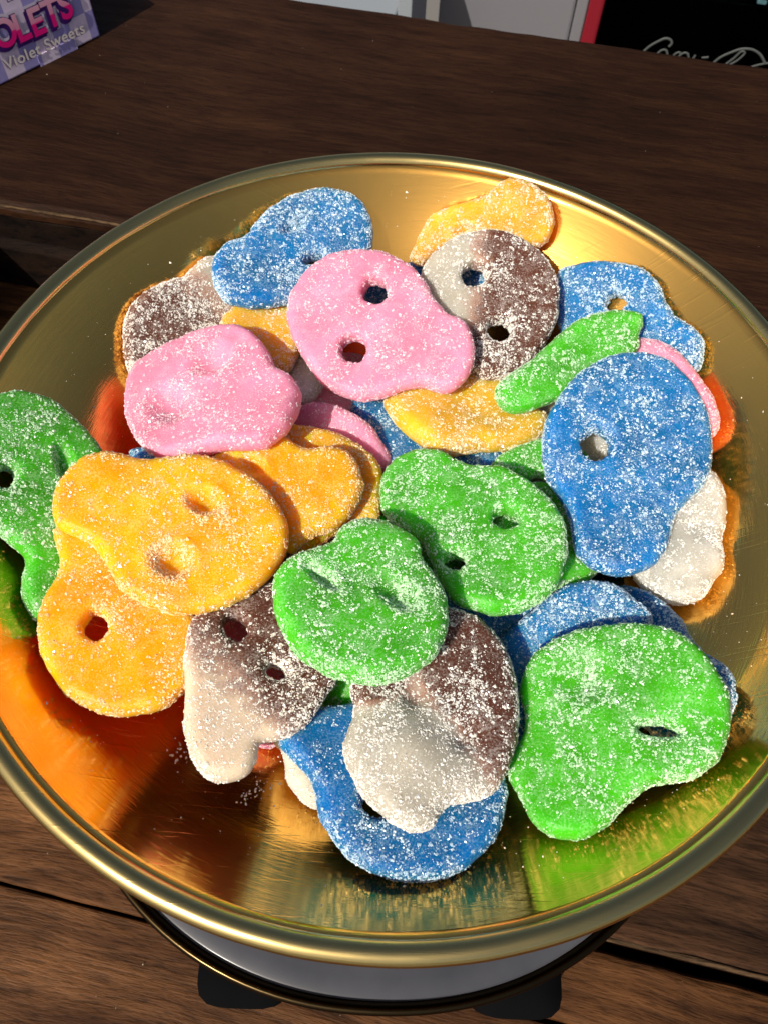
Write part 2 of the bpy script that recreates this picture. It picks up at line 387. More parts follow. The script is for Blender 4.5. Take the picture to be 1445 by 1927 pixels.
# ------------------------------------------------------------------ sweets
DATA = [
dict(key='F1', col='pink', T=6.0, loc=[-23.29, 8.44, -26.99], k=[0.974, -0.921, 0.253],
  rot=[[0.99944,0.0006,0.03348],[0.0,0.99984,-0.01807],[-0.03348,0.01806,0.99928]],
  outline=[[19.8,9.0],[20.6,6.5],[21.3,4.0],[21.5,1.4],[21.3,-1.5],[20.7,-4.4],[19.7,-7.0],[18.2,-9.3],[16.3,-11.4],[14.2,-13.1],[11.8,-14.4],[9.2,-15.2],[6.7,-15.6],[4.2,-15.3],[1.8,-14.5],[-0.5,-13.9],[-2.4,-13.8],[-4.2,-13.8],[-5.8,-14.1],[-7.4,-14.7],[-8.9,-15.5],[-10.4,-15.7],[-12.1,-14.9],[-13.9,-13.6],[-15.5,-11.8],[-17.0,-9.6],[-18.3,-7.0],[-19.2,-4.4],[-19.7,-2.0],[-19.7,0.3],[-19.2,2.2],[-18.1,3.4],[-16.4,4.0],[-14.9,4.9],[-13.6,6.1],[-12.4,7.4],[-11.2,9.1],[-10.2,11.4],[-9.1,14.1],[-7.6,16.4],[-5.5,18.3],[-3.0,19.9],[-0.2,20.9],[2.7,21.4],[5.7,21.4],[8.6,20.9],[11.3,19.6],[13.8,17.9],[15.9,15.9],[17.5,13.8],[18.8,11.4]],
  eyes=[["hole",[[6.1,10.2],[6.0,9.0],[5.4,8.0],[4.6,7.3],[3.5,7.0],[2.5,7.2],[1.5,7.7],[0.8,8.7],[0.5,9.8],[0.6,11.0],[1.2,12.0],[2.0,12.7],[3.1,13.0],[4.2,12.9],[5.1,12.3],[5.8,11.3]]],["hole",[[12.0,-3.9],[11.8,-5.0],[11.3,-5.9],[10.5,-6.5],[9.4,-6.8],[8.4,-6.7],[7.5,-6.1],[6.8,-5.2],[6.6,-4.1],[6.7,-3.0],[7.2,-2.1],[8.1,-1.4],[9.1,-1.1],[10.1,-1.3],[11.1,-1.9],[11.7,-2.8]]]], lumps=[], grad=None),
dict(key='F2', col='green', T=6.0, loc=[12.6, -5.64, -27.21], k=[0.0, 0.0, 0.0],
  rot=[[1.0,-0.0,-0.0],[0.0,1.0,-0.0],[0.0,0.0,1.0]],
  outline=[[-6.8,-18.9],[-8.8,-18.2],[-10.9,-17.3],[-12.7,-16.1],[-14.5,-14.4],[-16.1,-12.4],[-17.4,-10.1],[-18.1,-7.7],[-18.5,-5.0],[-18.4,-2.3],[-17.8,0.3],[-16.8,3.0],[-15.4,5.2],[-13.5,7.0],[-11.2,8.4],[-9.3,9.8],[-7.8,11.3],[-6.7,12.8],[-5.7,14.3],[-5.0,16.1],[-4.5,17.9],[-3.5,19.4],[-1.7,20.3],[0.6,20.7],[3.0,20.7],[5.7,20.2],[8.5,19.2],[10.8,18.0],[12.7,16.6],[14.2,14.8],[15.0,13.1],[14.9,11.4],[14.1,9.7],[13.4,7.9],[13.2,6.1],[13.2,4.3],[13.4,2.4],[14.0,0.1],[14.8,-2.2],[15.2,-4.7],[14.8,-7.2],[13.9,-9.8],[12.7,-12.2],[11.1,-14.3],[9.2,-16.2],[7.1,-17.8],[4.7,-18.8],[2.2,-19.6],[-0.3,-19.9],[-2.5,-19.9],[-4.7,-19.5]],
  eyes=[["hole",[[6.7,-8.3],[6.5,-9.3],[5.9,-10.2],[5.0,-10.7],[4.0,-11.0],[3.1,-10.8],[2.2,-10.3],[1.7,-9.5],[1.5,-8.5],[1.7,-7.5],[2.3,-6.7],[3.1,-6.0],[4.1,-5.8],[5.1,-6.0],[6.0,-6.5],[6.5,-7.3]]],["hole",[[-6.1,-4.2],[-6.3,-5.2],[-6.9,-6.1],[-7.7,-6.7],[-8.7,-6.9],[-9.7,-6.8],[-10.6,-6.3],[-11.1,-5.4],[-11.4,-4.4],[-11.2,-3.4],[-10.6,-2.5],[-9.8,-1.9],[-8.8,-1.7],[-7.8,-1.8],[-6.9,-2.4],[-6.3,-3.2]]]], lumps=[], grad=None),
dict(key='F4', col='brown_white', T=6.0, loc=[-12.88, -25.92, -24.4], k=[1.377, 1.394, -0.641],
  rot=[[0.9741,-0.00792,-0.22597],[0.0,0.99939,-0.03504],[0.22611,0.03413,0.9735]],
  outline=[[6.0,17.5],[8.2,16.5],[10.4,15.3],[12.3,13.8],[14.1,11.9],[15.7,9.7],[16.9,7.4],[17.5,5.0],[17.8,2.6],[17.6,0.3],[16.9,-1.9],[15.9,-4.0],[14.6,-5.7],[12.8,-7.0],[10.8,-7.9],[9.0,-8.8],[7.7,-9.9],[6.7,-10.9],[5.8,-12.0],[5.3,-13.3],[4.9,-14.6],[4.1,-15.6],[2.5,-16.1],[0.5,-16.3],[-1.6,-16.2],[-4.0,-15.7],[-6.5,-14.9],[-8.7,-13.9],[-10.6,-12.7],[-12.1,-11.2],[-13.1,-9.8],[-13.1,-8.5],[-12.6,-7.2],[-12.2,-5.7],[-12.2,-4.3],[-12.4,-2.7],[-12.9,-1.0],[-13.8,1.0],[-14.9,3.3],[-15.6,5.6],[-15.6,8.0],[-15.1,10.5],[-14.2,12.8],[-12.8,14.9],[-11.0,16.8],[-8.9,18.2],[-6.5,19.1],[-3.7,19.5],[-1.1,19.6],[1.4,19.2],[3.7,18.5]],
  eyes=[["hole",[[-2.1,8.0],[-2.2,7.0],[-2.7,6.3],[-3.5,5.8],[-4.5,5.7],[-5.5,5.9],[-6.4,6.5],[-7.1,7.3],[-7.4,8.3],[-7.2,9.3],[-6.7,10.1],[-5.9,10.6],[-4.9,10.7],[-3.9,10.4],[-3.0,9.8],[-2.3,9.0]]],["hole",[[10.9,2.9],[10.7,2.0],[10.2,1.2],[9.4,0.8],[8.4,0.7],[7.5,0.9],[6.6,1.5],[6.0,2.3],[5.8,3.2],[6.0,4.1],[6.5,4.8],[7.3,5.3],[8.3,5.4],[9.3,5.2],[10.1,4.6],[10.7,3.8]]]], lumps=[], grad=[[-6.54, -2.61], [9.35, 3.66], []]),
dict(key='F5', col='blue', T=6.0, loc=[16.77, -29.64, -21.53], k=[1.205, 0.775, -0.803],
  rot=[[0.94549,0.09923,0.31018],[0.0,0.95245,-0.3047],[-0.32566,0.28809,0.90053]],
  outline=[[-17.7,-8.2],[-18.6,-6.6],[-19.4,-5.0],[-19.8,-3.2],[-19.8,-1.1],[-19.5,1.0],[-18.7,3.1],[-17.5,5.0],[-15.9,6.9],[-13.9,8.5],[-11.7,9.8],[-9.3,10.9],[-6.8,11.6],[-4.3,11.6],[-1.9,11.3],[0.4,11.1],[2.4,11.2],[4.1,11.5],[5.8,11.9],[7.4,12.6],[8.9,13.5],[10.5,13.8],[12.3,13.4],[14.1,12.4],[15.7,11.1],[17.1,9.4],[18.3,7.3],[19.1,5.3],[19.4,3.4],[19.3,1.5],[18.7,-0.1],[17.5,-1.0],[15.9,-1.6],[14.3,-2.4],[13.1,-3.4],[11.9,-4.5],[10.7,-5.9],[9.6,-7.6],[8.6,-9.6],[7.2,-11.3],[5.3,-12.7],[2.9,-13.9],[0.5,-14.8],[-2.1,-15.2],[-4.8,-15.4],[-7.3,-15.2],[-9.7,-14.6],[-12.0,-13.6],[-13.9,-12.5],[-15.4,-11.2],[-16.6,-9.8]],
  eyes=[["hole",[[-0.4,-7.2],[-0.5,-8.0],[-0.9,-8.8],[-1.7,-9.3],[-2.6,-9.6],[-3.6,-9.6],[-4.5,-9.3],[-5.2,-8.7],[-5.5,-7.9],[-5.4,-7.1],[-4.9,-6.3],[-4.2,-5.8],[-3.2,-5.5],[-2.2,-5.5],[-1.3,-5.8],[-0.7,-6.4]]],["hole",[[-6.3,2.5],[-6.4,1.6],[-6.9,0.8],[-7.6,0.2],[-8.6,-0.1],[-9.6,-0.1],[-10.5,0.3],[-11.1,0.9],[-11.4,1.6],[-11.3,2.5],[-10.9,3.3],[-10.1,3.9],[-9.2,4.2],[-8.2,4.2],[-7.3,3.9],[-6.6,3.2]]]], lumps=[], grad=None),
dict(key='F6', col='orange', T=6.0, loc=[-39.25, -8.97, -22.12], k=[0.089, -0.17, -0.258],
  rot=[[0.99434,-0.01265,-0.10545],[0.0,0.99288,-0.11912],[0.10621,0.11845,0.98726]],
  outline=[[-17.5,9.1],[-16.6,10.9],[-15.6,12.6],[-14.1,14.0],[-12.3,15.3],[-10.1,16.4],[-7.7,17.0],[-5.2,17.1],[-2.6,16.9],[-0.1,16.2],[2.2,15.1],[4.5,13.7],[6.4,12.0],[7.7,10.1],[8.6,7.9],[9.6,6.0],[10.7,4.6],[11.7,3.5],[12.9,2.4],[14.2,1.6],[15.7,0.9],[16.7,-0.0],[17.1,-1.6],[17.2,-3.4],[16.9,-5.2],[16.1,-7.2],[15.1,-9.2],[13.8,-10.8],[12.4,-12.0],[10.9,-12.9],[9.4,-13.4],[8.1,-13.1],[6.7,-12.3],[5.3,-11.7],[3.9,-11.3],[2.4,-11.1],[0.7,-11.0],[-1.4,-11.3],[-3.5,-11.7],[-5.8,-11.7],[-8.0,-11.1],[-10.4,-10.1],[-12.5,-8.8],[-14.4,-7.2],[-16.1,-5.4],[-17.5,-3.3],[-18.4,-1.1],[-18.9,1.2],[-19.1,3.5],[-18.9,5.5],[-18.3,7.3]],
  eyes=[["hole",[[-5.5,-2.2],[-5.6,-3.1],[-6.1,-3.9],[-6.8,-4.4],[-7.8,-4.6],[-8.8,-4.4],[-9.8,-3.9],[-10.4,-3.1],[-10.8,-2.1],[-10.7,-1.2],[-10.2,-0.4],[-9.4,0.1],[-8.4,0.3],[-7.4,0.1],[-6.5,-0.4],[-5.8,-1.2]]],["hole",[[-0.4,8.1],[-0.5,7.1],[-0.9,6.3],[-1.8,5.7],[-2.7,5.5],[-3.8,5.8],[-4.7,6.3],[-5.4,7.2],[-5.7,8.2],[-5.6,9.1],[-5.1,10.0],[-4.3,10.5],[-3.3,10.7],[-2.3,10.5],[-1.3,9.9],[-0.7,9.1]]]], lumps=[], grad=None),
dict(key='F7', col='white', T=6.0, loc=[42.8, 14.41, -25.33], k=[1.458, 0.654, -0.021],
  rot=[[0.99121,-0.00497,-0.13219],[0.0,0.99929,-0.03759],[0.13228,0.03726,0.99051]],
  outline=[[4.8,-18.4],[2.8,-19.0],[0.8,-19.5],[-1.4,-19.6],[-3.6,-19.3],[-6.0,-18.6],[-8.1,-17.6],[-10.0,-16.2],[-11.7,-14.3],[-13.0,-12.3],[-13.9,-10.0],[-14.5,-7.4],[-14.6,-4.9],[-14.1,-2.5],[-13.1,-0.1],[-12.4,2.1],[-12.0,4.0],[-11.9,5.8],[-11.9,7.5],[-12.4,9.2],[-13.0,10.9],[-13.0,12.6],[-12.1,14.3],[-10.5,16.0],[-8.6,17.5],[-6.3,18.7],[-3.7,19.6],[-1.2,20.1],[1.1,20.0],[3.2,19.6],[4.8,18.7],[5.6,17.3],[5.9,15.5],[6.3,13.8],[7.1,12.3],[8.1,10.9],[9.3,9.5],[11.0,8.1],[12.9,6.7],[14.5,5.0],[15.6,2.8],[16.3,0.2],[16.7,-2.3],[16.6,-4.8],[16.1,-7.4],[15.2,-9.8],[13.9,-12.0],[12.3,-14.0],[10.6,-15.6],[8.7,-16.8],[6.8,-17.7]],
  eyes=[["hole",[[10.4,-4.3],[10.1,-5.3],[9.4,-6.2],[8.5,-6.8],[7.5,-7.0],[6.5,-6.7],[5.7,-6.1],[5.2,-5.1],[5.1,-4.0],[5.4,-3.0],[6.1,-2.1],[7.0,-1.5],[8.0,-1.3],[9.0,-1.6],[9.8,-2.3],[10.3,-3.2]]],["hole",[[-1.9,-8.4],[-2.1,-9.4],[-2.8,-10.3],[-3.7,-10.9],[-4.7,-11.1],[-5.7,-10.9],[-6.5,-10.2],[-7.0,-9.3],[-7.2,-8.2],[-6.9,-7.2],[-6.3,-6.3],[-5.4,-5.7],[-4.3,-5.5],[-3.3,-5.7],[-2.5,-6.4],[-2.0,-7.3]]]], lumps=[], grad=None),
dict(key='B9', col='blue', T=6.0, loc=[-51.52, 4.04, -16.23], k=[0.615, -0.198, -0.313],
  rot=[[0.98341,0.01025,-0.18109],[0.0,0.9984,0.05652],[0.18138,-0.05559,0.98184]],
  outline=[[-7.7,3.3],[-7.1,4.2],[-5.6,4.5],[-3.8,4.8],[-1.6,5.2],[0.9,5.6],[3.0,5.4],[4.4,4.4],[5.4,2.9],[5.9,1.2],[6.2,-0.7],[6.1,-2.7],[5.5,-4.4],[4.4,-5.7],[2.8,-6.6],[1.1,-6.9],[-0.7,-6.1],[-2.6,-4.7],[-4.3,-3.0],[-5.9,-0.9],[-7.2,1.4]],
  eyes=[], lumps=[], grad=None),
dict(key='P4', col='pink', T=6.0, loc=[-24.01, -41.8, -21.98], k=[-1.454, 1.755, -2.048],
  rot=[[0.96109,-0.03142,-0.27445],[0.0,0.99351,-0.11374],[0.27625,0.10931,0.95485]],
  outline=[[-12.5,6.5],[-12.1,9.0],[-11.1,11.3],[-9.6,13.1],[-7.6,14.2],[-5.2,14.8],[-2.5,14.8],[0.3,14.4],[3.4,13.4],[5.9,11.9],[8.0,10.0],[9.7,7.7],[10.8,5.2],[11.4,2.4],[11.5,-0.5],[11.1,-3.1],[10.0,-5.4],[8.4,-7.4],[6.9,-9.0],[5.6,-10.3],[4.2,-11.4],[2.9,-12.1],[1.8,-12.6],[0.7,-12.8],[-0.5,-12.6],[-2.0,-11.7],[-3.5,-10.3],[-5.2,-8.7],[-7.0,-6.8],[-8.8,-4.7],[-10.3,-2.3],[-11.5,0.5],[-12.3,3.6]],
  eyes=[], lumps=[], grad=None),
dict(key='P6', col='pink', T=4.5, loc=[-13.06, 32.04, -23.56], k=[0.172, 0.269, 0.023],
  rot=[[0.98953,-0.03346,0.14041],[0.0,0.97277,0.23179],[-0.14434,-0.22936,0.96258]],
  outline=[[-9.2,-7.5],[-9.5,-4.5],[-9.4,-0.8],[-8.8,2.7],[-8.0,5.7],[-6.8,8.6],[-5.3,10.9],[-3.3,12.8],[-1.0,14.1],[1.4,14.6],[3.9,14.3],[6.4,13.2],[8.4,11.6],[9.6,9.2],[10.3,6.3],[10.4,3.4],[9.7,0.6],[8.4,-2.2],[7.1,-4.3],[5.8,-5.4],[4.3,-5.9],[3.0,-6.5],[1.8,-7.5],[0.7,-8.6],[-0.5,-9.7],[-2.1,-10.9],[-3.9,-12.1],[-5.5,-12.5],[-6.9,-11.6],[-8.3,-9.8]],
  eyes=[], lumps=[], grad=None),
dict(key='B2', col='blue', T=5, loc=[9.89, 65.07, -18.59], k=[3.32, 1.059, 0.797],
  rot=[[0.99652,-0.04437,-0.07053],[0.0,0.84642,-0.53251],[0.08332,0.53066,0.84348]],
  outline=[[-7.5,4.9],[-6.2,5.9],[-5.1,7.2],[-3.9,8.5],[-2.5,9.5],[-0.9,10.4],[0.8,11.2],[2.6,11.7],[4.6,12.1],[6.8,12.2],[9.2,12.0],[11.7,11.6],[14.2,10.9],[16.9,9.7],[19.5,8.3],[21.6,6.5],[22.9,4.2],[23.6,1.6],[23.6,-1.0],[22.7,-3.6],[21.1,-6.1],[19.0,-8.1],[16.4,-9.4],[13.2,-10.2],[10.2,-10.5],[7.4,-10.5],[4.6,-10.1],[2.0,-9.7],[-0.4,-9.2],[-2.7,-8.6],[-4.9,-8.4],[-7.3,-8.9],[-9.6,-9.7],[-11.9,-10.2],[-14.1,-10.3],[-16.2,-10.1],[-18.1,-9.5],[-19.5,-8.3],[-20.7,-6.6],[-21.2,-4.7],[-20.9,-2.6],[-20.0,-0.3],[-18.7,1.5],[-17.1,2.5],[-15.2,3.0],[-13.2,3.5],[-11.2,3.9],[-9.3,4.3]],
  eyes=[], lumps=[], grad=None),
dict(key='W3', col='white', T=4.5, loc=[-24.71, 35.08, -20.07], k=[2.028, 0.27, 0.434],
  rot=[[0.95558,0.06184,-0.28818],[0.0,0.97774,0.2098],[0.29474,-0.20048,0.93431]],
  outline=[[-7.0,13.8],[-5.5,14.0],[-3.6,13.6],[-1.8,12.5],[0.2,10.4],[2.1,7.5],[3.8,4.7],[5.2,1.9],[6.3,-0.9],[7.1,-3.2],[7.6,-4.7],[7.8,-5.7],[7.8,-6.8],[7.5,-8.2],[7.0,-9.6],[6.3,-10.8],[5.4,-11.5],[4.4,-12.0],[3.2,-11.9],[1.5,-11.1],[-0.3,-9.8],[-2.3,-7.9],[-4.4,-5.2],[-6.5,-1.9],[-8.2,1.3],[-9.3,4.4],[-9.9,7.5],[-10.0,10.1],[-9.4,11.9],[-8.4,13.1]],
  eyes=[], lumps=[], grad=None),
dict(key='B7', col='blue', T=5, loc=[8.15, 17.6, -22.25], k=[0.074, -2.85, -0.497],
  rot=[[0.9981,-0.0118,0.06042],[0.0,0.98147,0.19164],[-0.06156,-0.19127,0.9796]],
  outline=[[-19.7,9.1],[-19.2,11.0],[-17.6,12.6],[-15.4,13.9],[-12.8,15.2],[-9.6,16.3],[-6.2,16.8],[-2.7,16.2],[0.9,15.0],[4.3,13.6],[7.6,12.3],[10.6,10.8],[13.3,9.0],[16.0,6.6],[18.4,3.9],[19.8,1.1],[19.8,-2.0],[19.0,-5.0],[17.7,-7.3],[16.1,-8.2],[14.1,-8.4],[12.1,-8.6],[10.5,-8.8],[9.0,-9.0],[7.2,-9.8],[4.9,-11.5],[2.3,-13.7],[-0.2,-15.1],[-2.7,-15.1],[-5.1,-14.4],[-7.3,-13.1],[-9.0,-11.2],[-10.4,-8.8],[-11.7,-6.3],[-12.8,-3.9],[-13.8,-1.6],[-15.0,0.9],[-16.8,3.7],[-18.7,6.6]],
  eyes=[], lumps=[], grad=None),
dict(key='G8', col='green', T=6.0, loc=[-5.31, -40.72, -16.79], k=[0.736, 0.433, -0.105],
  rot=[[0.92154,-0.17876,-0.3447],[0.0,0.88773,-0.46037],[0.38829,0.42425,0.81807]],
  outline=[[-9.2,-6.0],[-8.5,-7.0],[-7.1,-7.7],[-5.6,-8.1],[-4.1,-8.4],[-2.4,-8.4],[-0.5,-8.1],[2.0,-7.5],[4.8,-6.5],[7.1,-5.1],[8.7,-3.1],[9.8,-0.7],[10.3,1.7],[10.1,4.0],[9.3,6.2],[8.0,8.0],[6.2,9.2],[4.0,10.0],[1.7,10.2],[-0.7,9.7],[-3.0,8.7],[-5.0,7.2],[-6.2,5.1],[-6.9,2.6],[-7.5,0.2],[-8.4,-2.1],[-9.1,-4.2]],
  eyes=[], lumps=[], grad=None),
dict(key='W2', col='cream', T=6.0, loc=[-14.83, -57.54, -19.6], k=[1.702, -0.27, -0.494],
  rot=[[0.98388,-0.01853,0.17786],[0.0,0.99462,0.10361],[-0.17882,-0.10194,0.97859]],
  outline=[[-6.3,3.5],[-5.9,3.0],[-5.2,2.6],[-4.6,2.0],[-4.2,1.2],[-4.0,0.2],[-3.7,-0.7],[-3.6,-1.7],[-3.5,-2.8],[-3.2,-3.7],[-2.7,-4.5],[-2.1,-5.2],[-1.4,-5.8],[-0.4,-6.7],[0.8,-7.5],[2.1,-8.0],[3.7,-7.9],[5.4,-7.5],[6.9,-6.7],[8.0,-5.4],[8.8,-3.6],[9.1,-1.8],[9.0,-0.1],[8.4,1.6],[7.4,3.1],[5.9,4.6],[4.0,5.9],[2.1,6.8],[0.3,7.2],[-1.4,7.2],[-3.0,6.9],[-4.1,6.5],[-5.0,5.9],[-5.7,5.3],[-6.1,4.7],[-6.3,4.1]],
  eyes=[], lumps=[], grad=None),
dict(key='G7', col='green', T=6.0, loc=[33.4, -9.87, -18.79], k=[0.43, 1.241, 2.685],
  rot=[[0.97997,-0.03304,0.19641],[0.0,0.98614,0.16589],[-0.19917,-0.16257,0.96639]],
  outline=[[0.4,15.4],[2.0,14.8],[3.5,13.8],[4.9,12.4],[6.1,10.4],[7.2,8.0],[8.0,5.7],[8.7,3.3],[9.2,0.9],[9.7,-1.2],[10.2,-3.0],[10.6,-4.7],[10.5,-6.0],[9.6,-7.1],[8.3,-8.0],[6.8,-8.8],[5.2,-9.6],[3.5,-10.4],[1.7,-11.2],[-0.1,-12.2],[-2.0,-13.1],[-4.0,-13.6],[-6.4,-13.4],[-9.1,-12.8],[-11.1,-11.4],[-12.3,-8.8],[-12.8,-5.5],[-12.9,-2.0],[-12.5,1.6],[-11.4,5.3],[-10.2,8.5],[-8.6,10.8],[-6.7,12.5],[-4.8,13.8],[-3.0,14.8],[-1.2,15.3]],
  eyes=[], lumps=[], grad=None),
dict(key='G6', col='green', T=5, loc=[33.37, 9.85, -19.63], k=[1.419, -1.728, -0.986],
  rot=[[0.99645,0.00917,0.08372],[0.0,0.99406,-0.10885],[-0.08422,0.10846,0.99053]],
  outline=[[-11.5,-1.3],[-11.3,-0.3],[-10.3,1.1],[-9.0,2.4],[-7.5,3.5],[-5.9,4.4],[-4.1,5.2],[-2.3,6.1],[-0.4,6.8],[1.6,7.1],[4.2,6.9],[6.9,6.4],[9.1,5.4],[10.6,3.9],[11.6,2.1],[11.8,0.1],[11.2,-1.9],[9.9,-4.1],[8.4,-5.5],[6.9,-5.8],[5.2,-5.5],[3.6,-4.9],[2.1,-4.1],[0.7,-3.1],[-0.6,-2.5],[-1.5,-2.6],[-2.3,-3.1],[-3.2,-3.4],[-4.1,-3.3],[-5.1,-2.9],[-6.3,-2.5],[-8.2,-2.2],[-10.2,-1.9]],
  eyes=[], lumps=[], grad=None),
dict(key='Y2', col='orange_deep', T=6.0, loc=[20.65, 72.59, -5.47], k=[-0.282, 0.022, 0.361],
  rot=[[0.98674,-0.086,-0.13766],[0.0,0.84812,-0.52981],[0.16232,0.52278,0.83687]],
  outline=[[-19.4,-7.3],[-19.1,-6.0],[-18.1,-4.4],[-17.1,-2.7],[-16.3,-1.0],[-15.3,0.7],[-14.2,2.2],[-12.9,3.1],[-11.4,3.7],[-9.7,4.2],[-7.6,4.8],[-5.2,5.2],[-3.1,5.6],[-1.6,6.0],[-0.4,6.3],[0.7,6.8],[1.9,7.6],[2.9,8.6],[4.0,9.3],[5.2,9.8],[6.5,10.0],[7.8,10.0],[9.1,9.7],[10.3,9.2],[11.5,8.4],[12.8,7.3],[14.1,6.0],[15.1,4.5],[15.9,2.7],[16.4,0.6],[16.6,-1.3],[16.4,-2.7],[16.0,-3.9],[15.4,-5.0],[14.8,-5.8],[14.1,-6.5],[12.9,-7.0],[11.1,-7.3],[8.8,-7.4],[6.3,-7.3],[3.6,-6.8],[0.7,-6.0],[-2.1,-5.5],[-4.9,-5.4],[-7.6,-5.5],[-10.2,-5.9],[-12.5,-7.0],[-14.6,-8.5],[-16.4,-9.3],[-17.8,-9.2],[-18.9,-8.4]],
  eyes=[["dent",[[-1.8,-2.7],[-2.0,-3.1],[-2.6,-3.5],[-3.6,-3.7],[-4.7,-3.7],[-5.8,-3.5],[-6.8,-3.1],[-7.4,-2.7],[-7.6,-2.1],[-7.3,-1.7],[-6.7,-1.3],[-5.7,-1.1],[-4.6,-1.1],[-3.5,-1.3],[-2.6,-1.7],[-2.0,-2.1]]]], lumps=[], grad=None),
dict(key='B3', col='blue', T=6.0, loc=[56.69, 48.04, -10.81], k=[-0.344, -0.808, 1.22],
  rot=[[0.87416,-0.18983,-0.44699],[0.0,0.92043,-0.3909],[0.48563,0.34171,0.80461]],
  outline=[[-18.1,11.0],[-17.5,13.5],[-16.6,15.4],[-15.7,16.7],[-15.0,17.3],[-14.3,17.3],[-13.3,17.3],[-11.6,17.2],[-9.6,17.1],[-7.5,16.8],[-5.3,16.1],[-3.1,15.2],[-1.1,14.2],[0.7,13.2],[2.4,12.1],[3.8,10.9],[5.0,9.5],[5.9,8.0],[6.5,6.4],[6.9,4.8],[7.0,3.2],[7.3,1.6],[7.7,0.1],[8.2,-1.4],[8.8,-2.8],[9.9,-4.3],[11.1,-5.7],[12.1,-7.0],[12.8,-8.1],[13.2,-9.0],[13.5,-10.1],[13.3,-11.7],[12.9,-13.5],[12.4,-14.9],[12.0,-15.8],[11.6,-16.4],[10.9,-16.8],[9.7,-17.2],[8.3,-17.4],[6.4,-17.2],[3.9,-16.5],[0.9,-15.4],[-2.2,-14.0],[-5.2,-12.3],[-8.4,-10.2],[-11.3,-7.9],[-13.9,-5.6],[-16.2,-3.2],[-17.9,-0.3],[-18.5,3.4],[-18.4,7.5]],
  eyes=[["hole",[[-1.3,3.6],[-1.6,2.9],[-2.3,2.3],[-3.1,2.1],[-4.1,2.2],[-5.0,2.7],[-5.7,3.4],[-6.1,4.3],[-6.1,5.2],[-5.8,6.0],[-5.1,6.5],[-4.2,6.8],[-3.2,6.6],[-2.4,6.1],[-1.7,5.4],[-1.3,4.5]]]], lumps=[], grad=None),
dict(key='BW1', col='brown_white', T=6.0, loc=[-50.37, 46.18, -15.63], k=[0.438, -2.517, 1.372],
  rot=[[0.91666,0.14049,0.37415],[0.0,0.93618,-0.35151],[-0.39966,0.32222,0.85817]],
  outline=[[-11.2,-17.9],[-12.8,-15.5],[-13.8,-12.8],[-14.6,-10.2],[-15.1,-7.9],[-15.3,-5.7],[-15.1,-3.6],[-14.6,-1.5],[-13.8,0.5],[-12.8,2.4],[-11.2,4.1],[-9.4,5.8],[-7.8,7.2],[-6.5,8.2],[-5.4,8.9],[-4.4,9.8],[-3.7,11.2],[-3.0,12.7],[-2.3,14.1],[-1.4,15.2],[-0.5,16.1],[0.9,16.9],[2.7,17.7],[5.0,18.3],[7.4,18.5],[10.0,18.1],[12.8,17.1],[15.0,15.6],[16.6,13.4],[17.6,10.7],[18.1,7.8],[17.8,4.8],[16.9,1.6],[15.8,-1.7],[15.0,-5.4],[14.1,-9.2],[12.7,-12.8],[10.5,-16.1],[7.9,-19.1],[5.2,-21.3],[2.4,-22.4],[-0.6,-22.7],[-3.4,-22.4],[-6.2,-21.4],[-9.0,-19.8]],
  eyes=[["dent",[[-0.1,-8.3],[-0.2,-9.1],[-0.6,-9.8],[-1.2,-10.4],[-2.1,-10.9],[-3.1,-11.0],[-3.9,-10.9],[-4.6,-10.4],[-4.9,-9.8],[-4.9,-9.1],[-4.5,-8.3],[-3.8,-7.7],[-2.9,-7.2],[-2.0,-7.1],[-1.1,-7.2],[-0.5,-7.7]]]], lumps=[], grad=[[3.85, 15.73], [-6.68, -7.63], []]),
dict(key='Y1', col='orange_deep', T=6.0, loc=[-32.35, 41.4, -15.11], k=[0.214, -2.779, 1.437],
  rot=[[0.99059,-0.00363,0.1368],[0.0,0.99965,0.02651],[-0.13685,-0.02626,0.99024]],
  outline=[[-10.8,1.4],[-10.5,3.5],[-9.5,5.2],[-8.3,6.8],[-7.0,8.2],[-5.4,9.4],[-3.6,10.4],[-1.5,11.3],[0.8,11.9],[2.8,12.1],[4.6,11.5],[6.1,10.4],[7.4,8.7],[8.4,6.3],[9.1,3.3],[9.4,0.2],[9.0,-3.0],[8.2,-6.2],[7.3,-8.8],[6.7,-10.3],[6.1,-11.1],[5.1,-11.6],[3.3,-12.0],[1.1,-12.1],[-1.1,-11.7],[-3.5,-10.5],[-5.9,-8.9],[-7.9,-6.9],[-9.3,-4.3],[-10.4,-1.2]],
  eyes=[], lumps=[], grad=None),
dict(key='G1', col='green', T=6.0, loc=[-72.85, -11.07, -7.39], k=[2.661, -1.553, -1.579],
  rot=[[0.88326,0.01771,0.46854],[0.0,0.99929,-0.03776],[-0.46888,0.03335,0.88263]],
